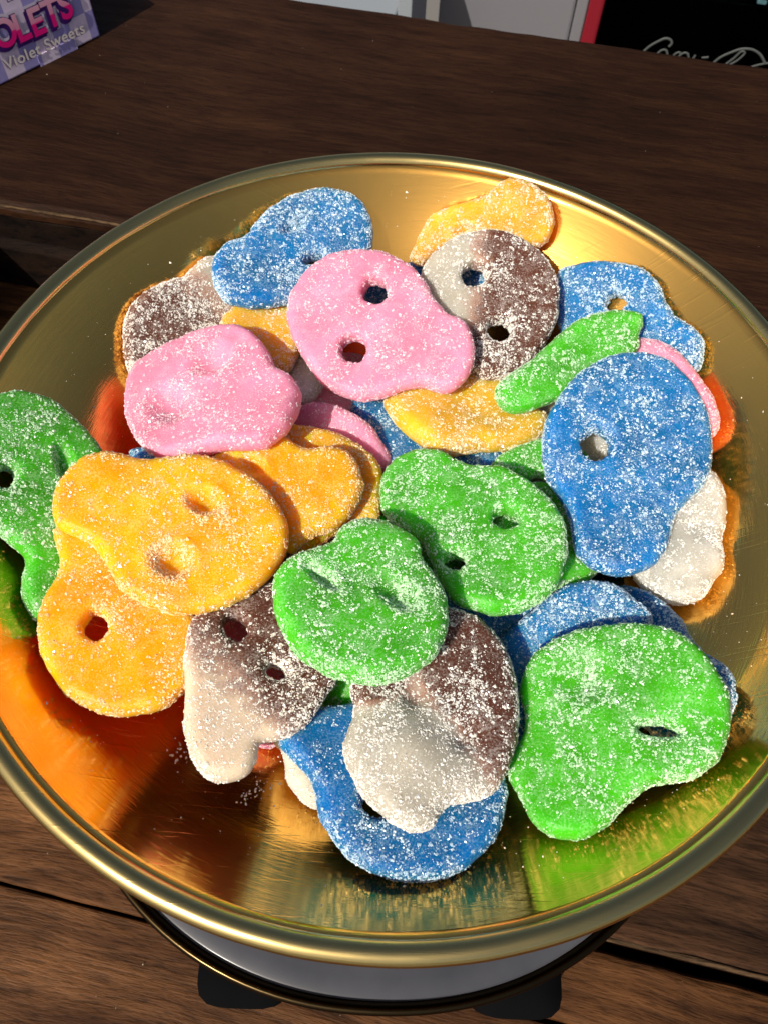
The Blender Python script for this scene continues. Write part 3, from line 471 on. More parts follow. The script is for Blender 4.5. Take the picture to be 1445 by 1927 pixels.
  outline=[[-11.5,21.6],[-10.3,22.5],[-9.1,23.2],[-7.9,23.7],[-6.6,24.1],[-5.2,24.3],[-3.8,24.3],[-2.4,24.2],[-1.0,23.9],[0.6,23.4],[2.2,22.5],[4.0,21.3],[5.6,20.1],[7.0,19.1],[8.2,18.1],[9.2,17.1],[10.1,16.1],[10.8,15.2],[11.3,13.8],[11.7,11.7],[11.8,9.2],[11.7,6.5],[11.2,3.6],[10.4,0.6],[9.8,-2.2],[9.4,-4.6],[9.1,-6.8],[9.0,-9.0],[9.3,-11.2],[9.8,-13.4],[10.2,-15.5],[10.3,-17.6],[10.3,-19.5],[10.0,-21.0],[9.1,-22.2],[7.9,-22.9],[6.9,-23.3],[6.2,-23.3],[5.8,-22.9],[5.3,-22.4],[4.6,-21.7],[3.9,-20.9],[3.2,-19.9],[2.8,-18.9],[2.4,-17.7],[2.2,-16.4],[2.1,-15.0],[2.1,-13.5],[1.8,-12.2],[1.0,-11.2],[-0.1,-10.5],[-1.2,-9.9],[-2.0,-9.4],[-2.8,-8.9],[-3.8,-8.5],[-5.1,-8.2],[-6.5,-7.9],[-8.0,-7.2],[-9.6,-5.9],[-11.2,-4.3],[-12.6,-2.4],[-13.8,-0.1],[-14.8,2.3],[-15.5,4.9],[-16.0,7.5],[-16.2,10.2],[-16.2,12.7],[-15.9,14.7],[-15.3,16.4],[-14.6,17.9],[-13.7,19.3],[-12.6,20.6]],
  eyes=[["hole",[[-4.0,2.9],[-4.2,1.9],[-4.7,1.1],[-5.3,0.7],[-6.1,0.5],[-6.8,0.8],[-7.4,1.4],[-7.8,2.3],[-7.9,3.2],[-7.7,4.2],[-7.3,5.0],[-6.6,5.5],[-5.9,5.7],[-5.1,5.4],[-4.5,4.8],[-4.2,3.9]]],["dent",[[5.0,10.2],[5.6,8.7],[5.8,7.4],[5.8,6.4],[5.4,5.8],[4.8,5.7],[4.1,6.2],[3.3,7.1],[2.5,8.4],[2.0,9.8],[1.7,11.1],[1.8,12.1],[2.1,12.8],[2.7,12.8],[3.5,12.4],[4.3,11.4]]]], lumps=[], grad=None),
dict(key='W1', col='white', T=6.0, loc=[63.42, -7.59, -18.96], k=[-0.563, -1.133, 2.142],
  rot=[[0.94814,-0.01151,-0.31764],[0.0,0.99934,-0.03622],[0.31785,0.03434,0.94752]],
  outline=[[3.8,20.2],[5.3,19.3],[6.2,17.4],[6.9,15.7],[7.5,14.7],[8.0,13.9],[8.4,12.9],[8.8,11.6],[9.0,10.2],[9.1,8.6],[9.0,7.0],[8.8,5.3],[8.5,3.6],[8.0,2.0],[7.3,0.4],[6.8,-1.3],[6.7,-3.1],[6.7,-5.0],[6.4,-6.7],[5.7,-8.1],[4.8,-9.2],[4.0,-10.3],[3.1,-11.5],[2.3,-12.6],[1.4,-13.5],[0.3,-14.2],[-1.0,-14.7],[-2.1,-15.0],[-3.2,-15.1],[-4.2,-14.9],[-5.3,-14.5],[-6.6,-13.7],[-8.0,-12.5],[-9.2,-11.4],[-10.2,-10.4],[-11.1,-9.5],[-11.9,-8.2],[-12.5,-6.4],[-13.0,-4.2],[-13.1,-1.7],[-12.5,1.4],[-11.6,4.9],[-10.2,8.3],[-8.5,11.4],[-6.3,14.3],[-4.0,16.7],[-1.4,18.5],[1.5,19.8]],
  eyes=[], lumps=[[2.26, 1.53, 3.19, -1.6], [-1.18, -7.47, 5.21, 1.6], [5.89, 11.39, 4.85, 1.2]], grad=None),
dict(key='B6', col='blue', T=6.0, loc=[55.65, -35.22, -16.43], k=[-1.001, -0.742, 0.34],
  rot=[[0.85955,0.11899,-0.49701],[0.0,0.97252,0.23284],[0.51106,-0.20014,0.83592]],
  outline=[[-11.4,17.1],[-10.5,18.0],[-9.5,18.4],[-8.3,18.4],[-6.8,17.8],[-5.1,16.8],[-3.6,15.8],[-2.4,14.8],[-1.3,13.7],[-0.3,12.4],[0.7,10.9],[1.8,9.3],[2.6,7.7],[3.1,6.3],[3.4,4.9],[3.9,3.5],[4.4,2.2],[5.1,1.0],[5.8,-0.2],[6.8,-1.2],[8.0,-2.1],[8.9,-3.0],[9.6,-3.9],[10.1,-4.9],[10.4,-5.9],[10.6,-7.2],[10.5,-8.6],[10.4,-9.8],[10.3,-10.8],[10.0,-11.6],[9.4,-12.7],[8.2,-14.5],[6.5,-16.4],[4.6,-17.8],[2.3,-18.1],[-0.3,-17.9],[-2.8,-17.0],[-5.2,-15.6],[-7.4,-13.5],[-9.4,-10.8],[-11.0,-7.1],[-12.2,-2.7],[-13.1,1.6],[-13.6,5.4],[-13.6,9.0],[-13.3,12.0],[-12.9,14.3],[-12.2,15.9]],
  eyes=[], lumps=[], grad=None),
dict(key='P3', col='pink', T=6.0, loc=[62.24, 28.25, -13.54], k=[-1.034, 0.842, -0.033],
  rot=[[0.7548,-0.30518,-0.58063],[0.0,0.88518,-0.46525],[0.65595,0.35117,0.66814]],
  outline=[[-2.7,14.2],[-1.6,14.0],[-0.7,13.5],[0.2,12.9],[1.4,12.1],[2.5,11.0],[3.6,9.8],[4.6,8.3],[5.5,6.7],[6.3,4.8],[7.0,2.8],[7.7,0.5],[8.3,-1.7],[8.7,-3.6],[9.1,-5.4],[9.2,-7.0],[9.2,-8.3],[9.0,-9.4],[8.7,-10.5],[8.3,-11.6],[7.7,-12.6],[6.6,-13.5],[4.7,-14.3],[2.3,-14.9],[-0.2,-14.9],[-2.7,-14.2],[-5.4,-12.8],[-7.8,-10.9],[-9.9,-8.4],[-11.8,-5.4],[-13.1,-2.2],[-13.8,1.0],[-13.9,4.5],[-13.4,7.5],[-12.2,10.0],[-10.5,12.2],[-8.6,13.7],[-6.6,14.3],[-4.5,14.4]],
  eyes=[["hole",[[-1.3,1.2],[-1.8,0.4],[-2.5,-0.2],[-3.4,-0.4],[-4.4,-0.2],[-5.2,0.3],[-5.8,1.1],[-6.1,2.1],[-6.0,3.1],[-5.5,3.9],[-4.7,4.5],[-3.8,4.7],[-2.9,4.5],[-2.0,3.9],[-1.5,3.1],[-1.2,2.1]]]], lumps=[], grad=None),
dict(key='B8', col='blue', T=6.0, loc=[-0.57, -62.26, -13.81], k=[0.469, -0.133, 0.123],
  rot=[[0.99686,-0.01615,0.07747],[0.0,0.97896,0.20407],[-0.07913,-0.20343,0.97589]],
  outline=[[-18.7,6.7],[-18.8,7.1],[-18.6,7.5],[-18.2,8.2],[-17.1,9.3],[-15.7,10.7],[-14.4,11.9],[-13.5,12.8],[-12.7,13.5],[-11.8,14.1],[-10.7,14.4],[-9.5,14.6],[-8.0,14.8],[-6.3,15.3],[-4.3,15.9],[-2.0,16.6],[0.5,17.4],[3.2,18.2],[6.1,18.6],[9.3,18.3],[12.5,17.6],[15.3,16.3],[17.6,14.3],[19.5,11.8],[20.9,9.1],[21.8,6.0],[22.1,2.8],[22.3,0.2],[22.2,-1.3],[22.0,-2.3],[21.7,-3.4],[21.3,-4.7],[20.9,-6.0],[20.2,-7.3],[19.3,-8.7],[18.1,-10.0],[17.0,-11.2],[15.8,-12.2],[14.7,-13.0],[13.4,-13.8],[12.1,-14.4],[10.6,-14.9],[9.2,-15.3],[7.7,-15.5],[6.2,-15.7],[4.6,-15.7],[2.9,-15.5],[1.2,-15.2],[-0.3,-14.8],[-1.8,-14.2],[-3.2,-13.6],[-4.6,-12.8],[-5.8,-11.8],[-7.0,-10.6],[-8.1,-9.5],[-9.0,-8.4],[-9.8,-7.3],[-10.5,-6.2],[-10.9,-5.1],[-11.2,-4.0],[-11.5,-2.9],[-11.7,-1.9],[-12.0,-0.9],[-12.4,0.1],[-13.1,1.2],[-14.1,2.2],[-15.1,3.2],[-15.9,4.0],[-16.8,4.8],[-17.5,5.4],[-18.1,5.9],[-18.5,6.3]],
  eyes=[["hole",[[2.7,-3.9],[1.8,-5.0],[0.6,-5.8],[-0.8,-6.0],[-2.0,-5.7],[-3.0,-4.8],[-3.5,-3.6],[-3.6,-2.2],[-3.2,-0.8],[-2.2,0.3],[-1.0,1.1],[0.4,1.4],[1.6,1.0],[2.6,0.1],[3.2,-1.1],[3.2,-2.5]]],["hole",[[12.6,5.6],[12.4,4.5],[11.7,3.6],[10.8,2.9],[9.8,2.7],[8.8,2.8],[7.9,3.4],[7.3,4.2],[7.1,5.3],[7.4,6.4],[8.0,7.4],[8.9,8.0],[10.0,8.3],[11.0,8.2],[11.9,7.6],[12.5,6.7]]]], lumps=[], grad=None),
dict(key='B5', col='blue', T=6.0, loc=[34.95, -35.4, -17.84], k=[2.628, -1.364, -0.188],
  rot=[[0.97445,-0.02456,-0.22326],[0.0,0.994,-0.10935],[0.22461,0.10655,0.96861]],
  outline=[[-13.0,3.4],[-12.3,4.3],[-11.2,5.1],[-10.1,6.0],[-9.0,6.9],[-7.8,7.9],[-6.5,8.9],[-5.2,10.1],[-3.8,11.3],[-2.5,12.4],[-1.1,13.2],[0.1,13.9],[1.5,14.5],[3.0,14.8],[4.7,15.1],[6.2,15.1],[7.8,14.9],[9.3,14.5],[10.7,13.9],[12.1,12.9],[13.4,11.7],[14.4,10.5],[15.3,9.6],[16.1,8.7],[16.6,7.8],[16.9,7.1],[17.0,6.4],[16.8,4.9],[16.3,2.2],[15.6,-1.1],[14.2,-4.3],[12.1,-7.0],[9.4,-9.6],[6.6,-12.1],[3.8,-14.5],[0.8,-16.9],[-1.8,-18.8],[-4.1,-20.2],[-6.2,-21.2],[-7.9,-21.6],[-9.4,-21.2],[-10.5,-20.1],[-11.2,-18.7],[-11.5,-16.6],[-11.3,-14.1],[-11.2,-11.7],[-11.2,-9.6],[-11.2,-7.5],[-11.3,-5.6],[-11.5,-3.7],[-11.8,-1.9],[-12.1,-0.3],[-12.5,1.1],[-12.9,2.3]],
  eyes=[], lumps=[], grad=None),
dict(key='P5', col='pink', T=6.0, loc=[-12.34, 14.3, -18.11], k=[-0.551, 2.053, 1.487],
  rot=[[0.99174,-0.04727,-0.11923],[0.0,0.92961,-0.36854],[0.12825,0.3655,0.92194]],
  outline=[[-11.8,3.1],[-11.3,4.5],[-10.7,5.5],[-10.0,6.4],[-9.5,7.2],[-9.0,7.8],[-8.3,8.2],[-7.4,8.5],[-6.4,8.6],[-5.3,8.6],[-4.1,8.5],[-2.7,8.3],[-1.4,7.9],[-0.1,7.4],[1.2,6.8],[2.5,6.0],[3.9,5.1],[5.2,4.1],[6.3,3.1],[7.2,2.2],[8.0,1.2],[8.7,0.1],[9.5,-1.2],[10.3,-2.7],[10.9,-3.9],[11.2,-4.7],[11.4,-5.3],[11.3,-6.0],[11.0,-6.8],[10.5,-7.5],[9.5,-8.4],[7.8,-9.4],[5.7,-10.4],[3.3,-11.0],[0.6,-11.0],[-2.4,-10.6],[-5.2,-9.6],[-7.7,-8.0],[-9.9,-6.0],[-11.4,-3.8],[-12.1,-1.5],[-12.0,1.0]],
  eyes=[], lumps=[], grad=None),
dict(key='O4', col='orange', T=6.0, loc=[-14.01, 0.55, -15.31], k=[-0.241, 0.578, 0.548],
  rot=[[0.99922,0.00565,0.039],[0.0,0.98966,-0.14345],[-0.0394,0.14334,0.98889]],
  outline=[[-12.3,10.6],[-11.4,11.6],[-10.6,12.3],[-9.8,12.8],[-8.9,13.1],[-8.0,13.2],[-7.0,13.2],[-5.7,13.2],[-4.2,13.1],[-2.8,12.8],[-1.4,12.5],[-0.0,12.1],[1.3,11.7],[2.5,11.2],[3.6,10.7],[4.7,10.1],[5.9,9.4],[7.0,8.6],[8.1,7.7],[9.1,6.8],[9.9,5.8],[10.6,4.7],[11.1,3.6],[11.3,2.5],[11.4,1.3],[11.5,0.1],[11.3,-1.1],[11.3,-2.3],[11.3,-3.4],[11.3,-4.4],[11.3,-5.4],[11.3,-6.4],[11.2,-7.5],[10.6,-8.3],[9.0,-8.8],[6.9,-9.0],[5.1,-9.4],[4.0,-10.0],[3.1,-10.7],[2.2,-11.5],[1.1,-12.4],[-0.0,-13.3],[-1.2,-14.2],[-2.5,-15.4],[-3.8,-16.5],[-5.1,-17.0],[-6.6,-16.6],[-8.2,-15.6],[-9.7,-13.9],[-11.3,-11.3],[-12.8,-8.0],[-14.0,-4.5],[-14.7,-1.1],[-15.0,2.5],[-14.9,5.5],[-14.3,7.7],[-13.3,9.3]],
  eyes=[], lumps=[], grad=None),
dict(key='O3', col='orange', T=6.0, loc=[-20.32, -3.13, -9.66], k=[-2.268, -2.506, -0.822],
  rot=[[0.99992,0.0016,0.0123],[0.0,0.99169,-0.12865],[-0.01241,0.12864,0.99161]],
  outline=[[-18.3,4.9],[-17.1,5.9],[-15.5,6.5],[-14.0,7.1],[-12.8,7.6],[-11.8,8.0],[-10.7,8.4],[-9.6,8.9],[-8.5,9.4],[-7.5,9.8],[-6.5,10.4],[-5.7,11.0],[-4.9,11.2],[-4.2,11.1],[-3.7,10.8],[-2.9,10.2],[-1.5,9.4],[0.1,8.4],[1.7,7.8],[3.2,8.0],[4.6,8.6],[5.9,8.9],[7.2,8.8],[8.4,8.5],[9.5,8.0],[10.4,7.5],[11.2,6.9],[11.9,6.1],[12.6,4.7],[13.2,3.1],[13.6,1.8],[13.9,1.2],[14.1,0.9],[14.1,0.4],[13.8,-0.7],[13.4,-2.1],[12.9,-3.5],[12.2,-5.0],[11.4,-6.5],[10.6,-7.8],[9.9,-8.7],[9.1,-9.4],[8.2,-9.9],[7.2,-10.4],[6.0,-10.8],[5.0,-11.2],[4.1,-11.8],[3.2,-12.4],[2.4,-13.1],[1.6,-13.9],[0.8,-14.8],[-0.3,-15.1],[-2.1,-14.5],[-4.3,-13.3],[-6.6,-11.9],[-9.0,-10.2],[-11.5,-8.3],[-13.7,-6.3],[-15.6,-4.2],[-17.2,-1.9],[-18.3,0.1],[-18.8,1.9],[-18.8,3.6]],
  eyes=[["dent",[[-7.0,1.2],[-7.4,0.7],[-8.1,0.5],[-9.0,0.6],[-9.9,1.0],[-10.7,1.6],[-11.3,2.3],[-11.6,3.1],[-11.5,3.7],[-11.1,4.2],[-10.4,4.4],[-9.5,4.3],[-8.6,4.0],[-7.8,3.4],[-7.2,2.6],[-6.9,1.9]]]], lumps=[], grad=None),
dict(key='Y3', col='yellow', T=7, loc=[16.19, 22.0, -16.82], k=[-2.608, 0.116, -1.637],
  rot=[[0.99697,-0.00758,0.07737],[0.0,0.99524,0.09746],[-0.07774,-0.09717,0.99223]],
  outline=[[-19.2,2.9],[-19.1,4.2],[-18.6,5.3],[-17.7,6.2],[-16.2,6.7],[-14.3,7.0],[-12.5,7.1],[-10.8,6.7],[-9.1,6.1],[-7.6,5.9],[-6.4,6.4],[-5.3,7.4],[-3.9,8.5],[-1.9,9.9],[0.5,11.6],[2.6,12.7],[4.3,13.1],[5.9,12.9],[7.3,12.3],[8.6,11.2],[9.7,9.6],[10.9,7.9],[12.1,6.2],[13.2,4.4],[14.4,3.0],[15.8,2.4],[17.2,2.1],[18.2,1.9],[18.9,1.6],[19.2,1.3],[19.3,0.6],[19.1,-0.7],[18.7,-2.4],[17.7,-4.0],[15.9,-5.7],[13.6,-7.3],[11.2,-8.5],[8.6,-9.3],[5.9,-9.8],[3.3,-10.3],[1.0,-11.0],[-1.1,-11.6],[-3.1,-12.0],[-4.8,-12.2],[-6.2,-12.1],[-7.8,-11.7],[-9.5,-10.7],[-11.2,-9.2],[-12.9,-7.6],[-14.4,-6.0],[-15.8,-4.3],[-17.1,-2.5],[-18.1,-0.6],[-18.9,1.2]],
  eyes=[], lumps=[[0.32, 1.25, 5.1, -1.0]], grad=None),
dict(key='BW2', col='white_brown', T=6.0, loc=[20.83, 49.27, -9.78], k=[-1.947, 0.899, 1.853],
  rot=[[0.99986,0.00384,0.01657],[0.0,0.97413,-0.22598],[-0.01701,0.22594,0.97399]],
  outline=[[-17.1,4.1],[-16.8,5.7],[-16.4,7.2],[-15.9,8.7],[-15.2,10.1],[-14.3,11.5],[-13.2,12.9],[-11.9,14.4],[-10.5,15.8],[-8.9,16.9],[-7.1,17.8],[-5.2,18.5],[-3.2,19.0],[-1.1,19.4],[1.0,19.6],[3.1,19.4],[5.1,18.9],[7.1,18.1],[8.9,17.1],[10.6,16.1],[12.1,14.9],[13.4,13.5],[14.7,12.0],[15.7,10.2],[16.6,8.4],[17.1,6.4],[17.4,4.3],[17.4,2.1],[17.3,0.0],[17.0,-2.1],[16.4,-4.2],[15.5,-6.4],[14.4,-8.6],[13.2,-10.6],[12.0,-12.5],[10.8,-14.3],[9.4,-15.8],[7.8,-17.1],[6.1,-18.1],[4.4,-19.0],[2.8,-19.5],[1.2,-19.8],[-0.2,-19.9],[-1.1,-19.6],[-1.8,-19.2],[-2.9,-18.8],[-4.9,-18.5],[-7.3,-18.2],[-9.5,-17.3],[-11.4,-15.4],[-13.2,-13.0],[-14.7,-10.3],[-15.9,-7.5],[-16.8,-4.5],[-17.4,-1.7],[-17.6,0.5],[-17.4,2.4]],
  eyes=[["hole",[[-0.5,7.1],[-0.7,5.9],[-1.4,4.8],[-2.3,4.1],[-3.5,3.8],[-4.6,4.0],[-5.6,4.6],[-6.2,5.7],[-6.5,6.9],[-6.2,8.1],[-5.6,9.2],[-4.7,9.9],[-3.5,10.2],[-2.4,10.0],[-1.4,9.3],[-0.8,8.3]]],["hole",[[5.8,-7.3],[5.6,-8.4],[4.9,-9.4],[3.9,-10.2],[2.7,-10.5],[1.6,-10.3],[0.6,-9.7],[-0.1,-8.8],[-0.3,-7.7],[-0.1,-6.5],[0.6,-5.5],[1.6,-4.8],[2.8,-4.5],[3.9,-4.6],[4.9,-5.2],[5.6,-6.1]]]], lumps=[], grad=[[-7.93, 2.89], [4.93, 2.13], [[-2.06, -16.88, 7.54, 0.6]]]),
dict(key='B1', col='blue', T=6.0, loc=[-27.96, 63.01, -7.99], k=[0.569, 0.599, 0.084],
  rot=[[0.98645,0.02719,0.16179],[0.0,0.98617,-0.16574],[-0.16406,0.1635,0.97281]],
  outline=[[-17.3,-10.5],[-17.5,-9.0],[-17.5,-7.5],[-17.2,-5.9],[-16.5,-4.3],[-15.6,-2.7],[-14.6,-1.4],[-13.5,-0.7],[-12.3,-0.2],[-11.2,0.6],[-10.4,1.9],[-9.8,3.6],[-9.0,5.4],[-8.0,7.2],[-6.9,9.2],[-5.7,11.0],[-4.4,12.5],[-3.0,13.9],[-1.4,15.2],[0.4,16.4],[2.3,17.6],[4.3,18.5],[6.3,19.2],[8.4,19.7],[10.4,19.7],[12.4,19.3],[14.4,18.6],[16.1,17.5],[17.5,16.1],[18.6,14.4],[19.4,12.6],[20.0,10.9],[20.3,9.1],[20.4,7.1],[20.3,5.0],[20.0,2.8],[19.4,0.5],[18.6,-2.0],[17.5,-4.6],[16.0,-7.1],[13.8,-9.5],[11.2,-11.7],[8.7,-13.5],[6.2,-14.5],[3.6,-15.0],[1.1,-15.5],[-1.4,-16.3],[-3.9,-17.2],[-6.2,-17.8],[-8.5,-18.0],[-10.7,-17.9],[-12.5,-17.6],[-13.8,-16.9],[-14.8,-15.9],[-15.6,-14.7],[-16.4,-13.5],[-16.9,-12.0]],
  eyes=[["dent",[[3.1,7.1],[3.1,6.5],[2.8,5.6],[2.0,4.8],[1.1,4.0],[0.1,3.5],[-0.9,3.2],[-1.6,3.3],[-2.0,3.7],[-2.1,4.3],[-1.7,5.2],[-1.0,6.0],[-0.1,6.8],[0.9,7.4],[1.9,7.6],[2.7,7.5]]],["hole",[[8.7,-1.0],[8.7,-1.6],[8.4,-2.4],[7.8,-3.2],[6.9,-3.9],[6.0,-4.3],[5.1,-4.5],[4.4,-4.4],[4.0,-4.0],[4.0,-3.4],[4.3,-2.6],[4.9,-1.8],[5.7,-1.1],[6.7,-0.7],[7.6,-0.5],[8.3,-0.6]]]], lumps=[], grad=None),
dict(key='G2', col='green', T=7, loc=[39.21, 31.71, -9.06], k=[2.977, 2.694, -0.046],
  rot=[[0.98256,0.07979,0.16794],[0.0,0.90324,-0.42913],[-0.18593,0.42164,0.88749]],
  outline=[[-17.1,-10.3],[-17.2,-9.3],[-17.0,-8.4],[-16.2,-7.2],[-14.6,-5.5],[-12.4,-3.7],[-10.4,-1.9],[-8.8,-0.2],[-7.4,1.4],[-6.0,3.1],[-4.3,5.0],[-2.6,7.0],[-0.9,8.7],[0.8,10.1],[2.6,11.2],[4.4,12.1],[6.4,12.8],[8.4,13.4],[10.3,13.7],[12.0,13.9],[13.5,13.8],[14.6,13.6],[15.3,13.0],[15.6,12.1],[15.8,11.2],[15.6,10.3],[15.2,9.2],[15.0,8.1],[15.1,7.0],[15.4,5.8],[15.0,4.5],[13.8,2.9],[12.1,1.2],[10.1,-0.7],[7.8,-2.7],[5.4,-4.9],[3.0,-6.7],[0.8,-8.0],[-1.3,-9.0],[-3.3,-10.0],[-5.0,-10.9],[-6.6,-11.8],[-8.1,-12.6],[-9.6,-13.3],[-11.0,-13.8],[-12.3,-14.1],[-13.6,-14.0],[-14.7,-13.6],[-15.6,-13.0],[-16.3,-12.2],[-16.9,-11.3]],
  eyes=[], lumps=[], grad=None),
dict(key='P1', col='pink', T=6.0, loc=[-40.09, 17.54, -8.57], k=[0.022, -2.519, 3.813],
  rot=[[0.96977,0.02092,-0.24311],[0.0,0.99632,0.08572],[0.24401,-0.08313,0.9662]],
  outline=[[-21.6,0.6],[-22.1,3.0],[-22.5,5.7],[-22.4,8.0],[-21.7,9.9],[-20.6,11.5],[-19.0,13.0],[-16.7,14.6],[-13.9,16.1],[-11.0,17.5],[-8.3,18.5],[-5.5,19.3],[-2.9,19.9],[-0.6,20.1],[1.4,19.9],[3.4,19.5],[5.2,18.5],[6.9,17.2],[8.3,15.8],[9.6,14.3],[10.5,12.6],[11.4,11.0],[12.1,9.4],[12.7,7.8],[13.5,6.3],[14.7,5.2],[16.1,4.3],[17.3,3.2],[18.5,1.6],[19.5,-0.1],[20.2,-2.0],[20.4,-3.9],[20.4,-5.8],[20.1,-7.7],[19.6,-9.6],[18.9,-11.5],[18.0,-13.1],[16.8,-14.6],[15.4,-16.0],[13.6,-16.7],[11.0,-16.6],[7.9,-16.0],[5.3,-15.6],[3.5,-15.7],[2.1,-16.0],[0.6,-16.4],[-1.2,-16.6],[-3.1,-16.9],[-5.1,-16.9],[-7.1,-16.6],[-9.2,-16.0],[-11.2,-15.0],[-13.2,-13.3],[-15.2,-11.2],[-16.9,-9.2],[-18.1,-7.6],[-19.1,-6.1],[-19.9,-4.5],[-20.6,-3.0],[-21.2,-1.3]],
  eyes=[["dent",[[2.9,9.9],[3.1,8.6],[2.6,7.3],[1.7,6.3],[0.3,5.5],[-1.3,5.3],[-2.8,5.5],[-4.1,6.3],[-4.9,7.4],[-5.2,8.6],[-4.8,9.9],[-3.8,11.0],[-2.4,11.7],[-0.8,12.0],[0.8,11.7],[2.1,11.0]]],["dent",[[-4.2,-2.7],[-4.0,-4.3],[-4.4,-5.7],[-5.5,-6.7],[-7.1,-7.2],[-8.9,-6.9],[-10.7,-6.1],[-12.2,-4.8],[-13.1,-3.3],[-13.3,-1.7],[-12.8,-0.2],[-11.7,0.8],[-10.1,1.2],[-8.2,1.0],[-6.5,0.2],[-5.1,-1.1]]]], lumps=[], grad=None),
dict(key='P2', col='pink', T=6.0, loc=[-3.86, 38.12, -8.28], k=[1.484, -0.468, -0.446],
  rot=[[0.99287,-0.02635,-0.11624],[0.0,0.97525,-0.2211],[0.11919,0.21952,0.9683]],
  outline=[[-22.7,5.8],[-22.6,7.2],[-22.3,8.7],[-21.9,10.3],[-21.1,12.0],[-20.2,13.8],[-19.0,15.5],[-17.5,17.1],[-15.8,18.8],[-13.9,20.1],[-12.0,20.9],[-9.9,21.4],[-7.8,21.6],[-5.7,21.7],[-3.5,21.5],[-1.6,21.2],[-0.2,20.8],[0.9,20.3],[2.1,19.7],[3.5,18.8],[5.0,17.7],[6.4,16.6],[7.5,15.5],[8.5,14.3],[9.4,12.9],[10.2,11.3],[11.0,9.6],[11.8,7.9],[12.7,6.3],[13.7,4.9],[14.7,3.6],[15.9,2.7],[17.2,2.1],[18.4,1.3],[19.2,0.2],[19.8,-0.9],[20.3,-2.2],[20.7,-3.6],[20.9,-5.2],[21.0,-6.8],[20.8,-8.5],[20.4,-10.3],[19.8,-11.9],[18.8,-13.3],[17.5,-14.5],[16.3,-15.4],[15.3,-15.9],[14.4,-16.2],[13.4,-16.1],[12.2,-15.7],[10.8,-15.1],[9.4,-14.6],[8.0,-14.5],[6.6,-14.6],[5.3,-14.8],[4.2,-15.2],[3.1,-15.7],[1.8,-16.2],[-0.0,-16.7],[-2.0,-17.1],[-4.0,-17.3],[-5.9,-17.0],[-7.7,-16.5],[-9.4,-15.8],[-11.0,-15.0],[-12.5,-14.1],[-13.9,-13.1],[-15.0,-11.8],[-15.9,-10.3],[-17.0,-8.6],[-18.3,-6.5],[-19.7,-4.2],[-20.8,-2.0],[-21.5,-0.3],[-22.0,1.1],[-22.3,2.4],[-22.5,3.6],[-22.7,4.6]],
  eyes=[["hole",[[1.2,9.6],[1.0,8.3],[0.3,7.2],[-0.7,6.5],[-1.8,6.3],[-3.0,6.6],[-4.0,7.4],[-4.6,8.5],[-4.9,9.8],[-4.7,11.2],[-4.0,12.2],[-3.1,12.9],[-1.9,13.2],[-0.7,12.8],[0.3,12.0],[0.9,10.9]]],["hole",[[-3.5,-5.2],[-3.7,-6.5],[-4.3,-7.6],[-5.3,-8.3],[-6.5,-8.5],[-7.7,-8.2],[-8.7,-7.4],[-9.4,-6.3],[-9.7,-5.0],[-9.5,-3.7],[-8.8,-2.6],[-7.8,-1.9],[-6.7,-1.7],[-5.5,-2.0],[-4.4,-2.8],[-3.7,-3.9]]]], lumps=[], grad=None),
dict(key='O2', col='orange', T=6.0, loc=[-53.65, -35.45, -11.15], k=[2.687, -2.559, 0.98],
  rot=[[0.99014,0.00078,0.14006],[0.0,0.99998,-0.00559],[-0.14006,0.00554,0.99013]],
  outline=[[-13.5,17.7],[-13.3,16.6],[-12.7,15.3],[-12.0,14.0],[-11.5,12.9],[-11.1,11.8],[-10.8,10.7],[-10.8,9.7],[-10.9,8.8],[-11.2,7.7],[-11.6,6.4],[-12.1,5.1],[-12.5,3.7],[-12.6,2.4],[-12.7,1.0],[-12.6,-0.4],[-12.2,-1.9],[-11.8,-3.5],[-11.2,-5.0],[-10.6,-6.5],[-9.8,-7.8],[-9.0,-9.2],[-8.0,-10.4],[-6.9,-11.7],[-5.7,-12.7],[-4.5,-13.7],[-3.2,-14.4],[-1.9,-15.1],[-0.5,-15.7],[1.0,-16.1],[2.4,-16.5],[3.9,-16.7],[5.3,-16.8],[6.8,-16.7],[8.4,-16.4],[10.0,-16.1],[11.4,-15.6],[12.7,-15.0],[13.8,-14.3],[14.7,-13.5],[15.4,-12.8],[16.0,-12.1],[16.6,-11.1],[17.2,-9.7],[17.9,-8.0],[18.4,-6.3],[18.6,-4.3],[18.5,-2.3],[18.1,-0.4],[17.4,1.4],[16.3,3.1],[15.0,4.4],[13.3,5.2],[11.5,5.7],[9.6,6.2],[7.7,7.0],[5.8,7.9],[4.0,9.1],[2.4,10.6],[0.9,12.5],[-0.5,14.3],[-2.0,15.9],[-3.4,17.6],[-5.0,18.9],[-6.8,19.8],[-8.7,20.3],[-10.3,20.4],[-11.7,19.8],[-12.9,18.8]],
  eyes=[["hole",[[0.3,-0.3],[0.4,-1.4],[0.1,-2.4],[-0.5,-3.0],[-1.3,-3.3],[-2.2,-3.2],[-3.0,-2.6],[-3.7,-1.8],[-4.1,-0.7],[-4.1,0.3],[-3.8,1.3],[-3.2,2.0],[-2.5,2.3],[-1.6,2.2],[-0.7,1.6],[-0.1,0.8]]]], lumps=[], grad=None),
dict(key='BW4', col='cream_brown', T=6.0, loc=[-25.32, -47.95, -9.58], k=[3.922, -1.278, -2.289],
  rot=[[0.9943,-0.0077,0.10636],[0.0,0.99739,0.07222],[-0.10664,-0.07181,0.9917]],
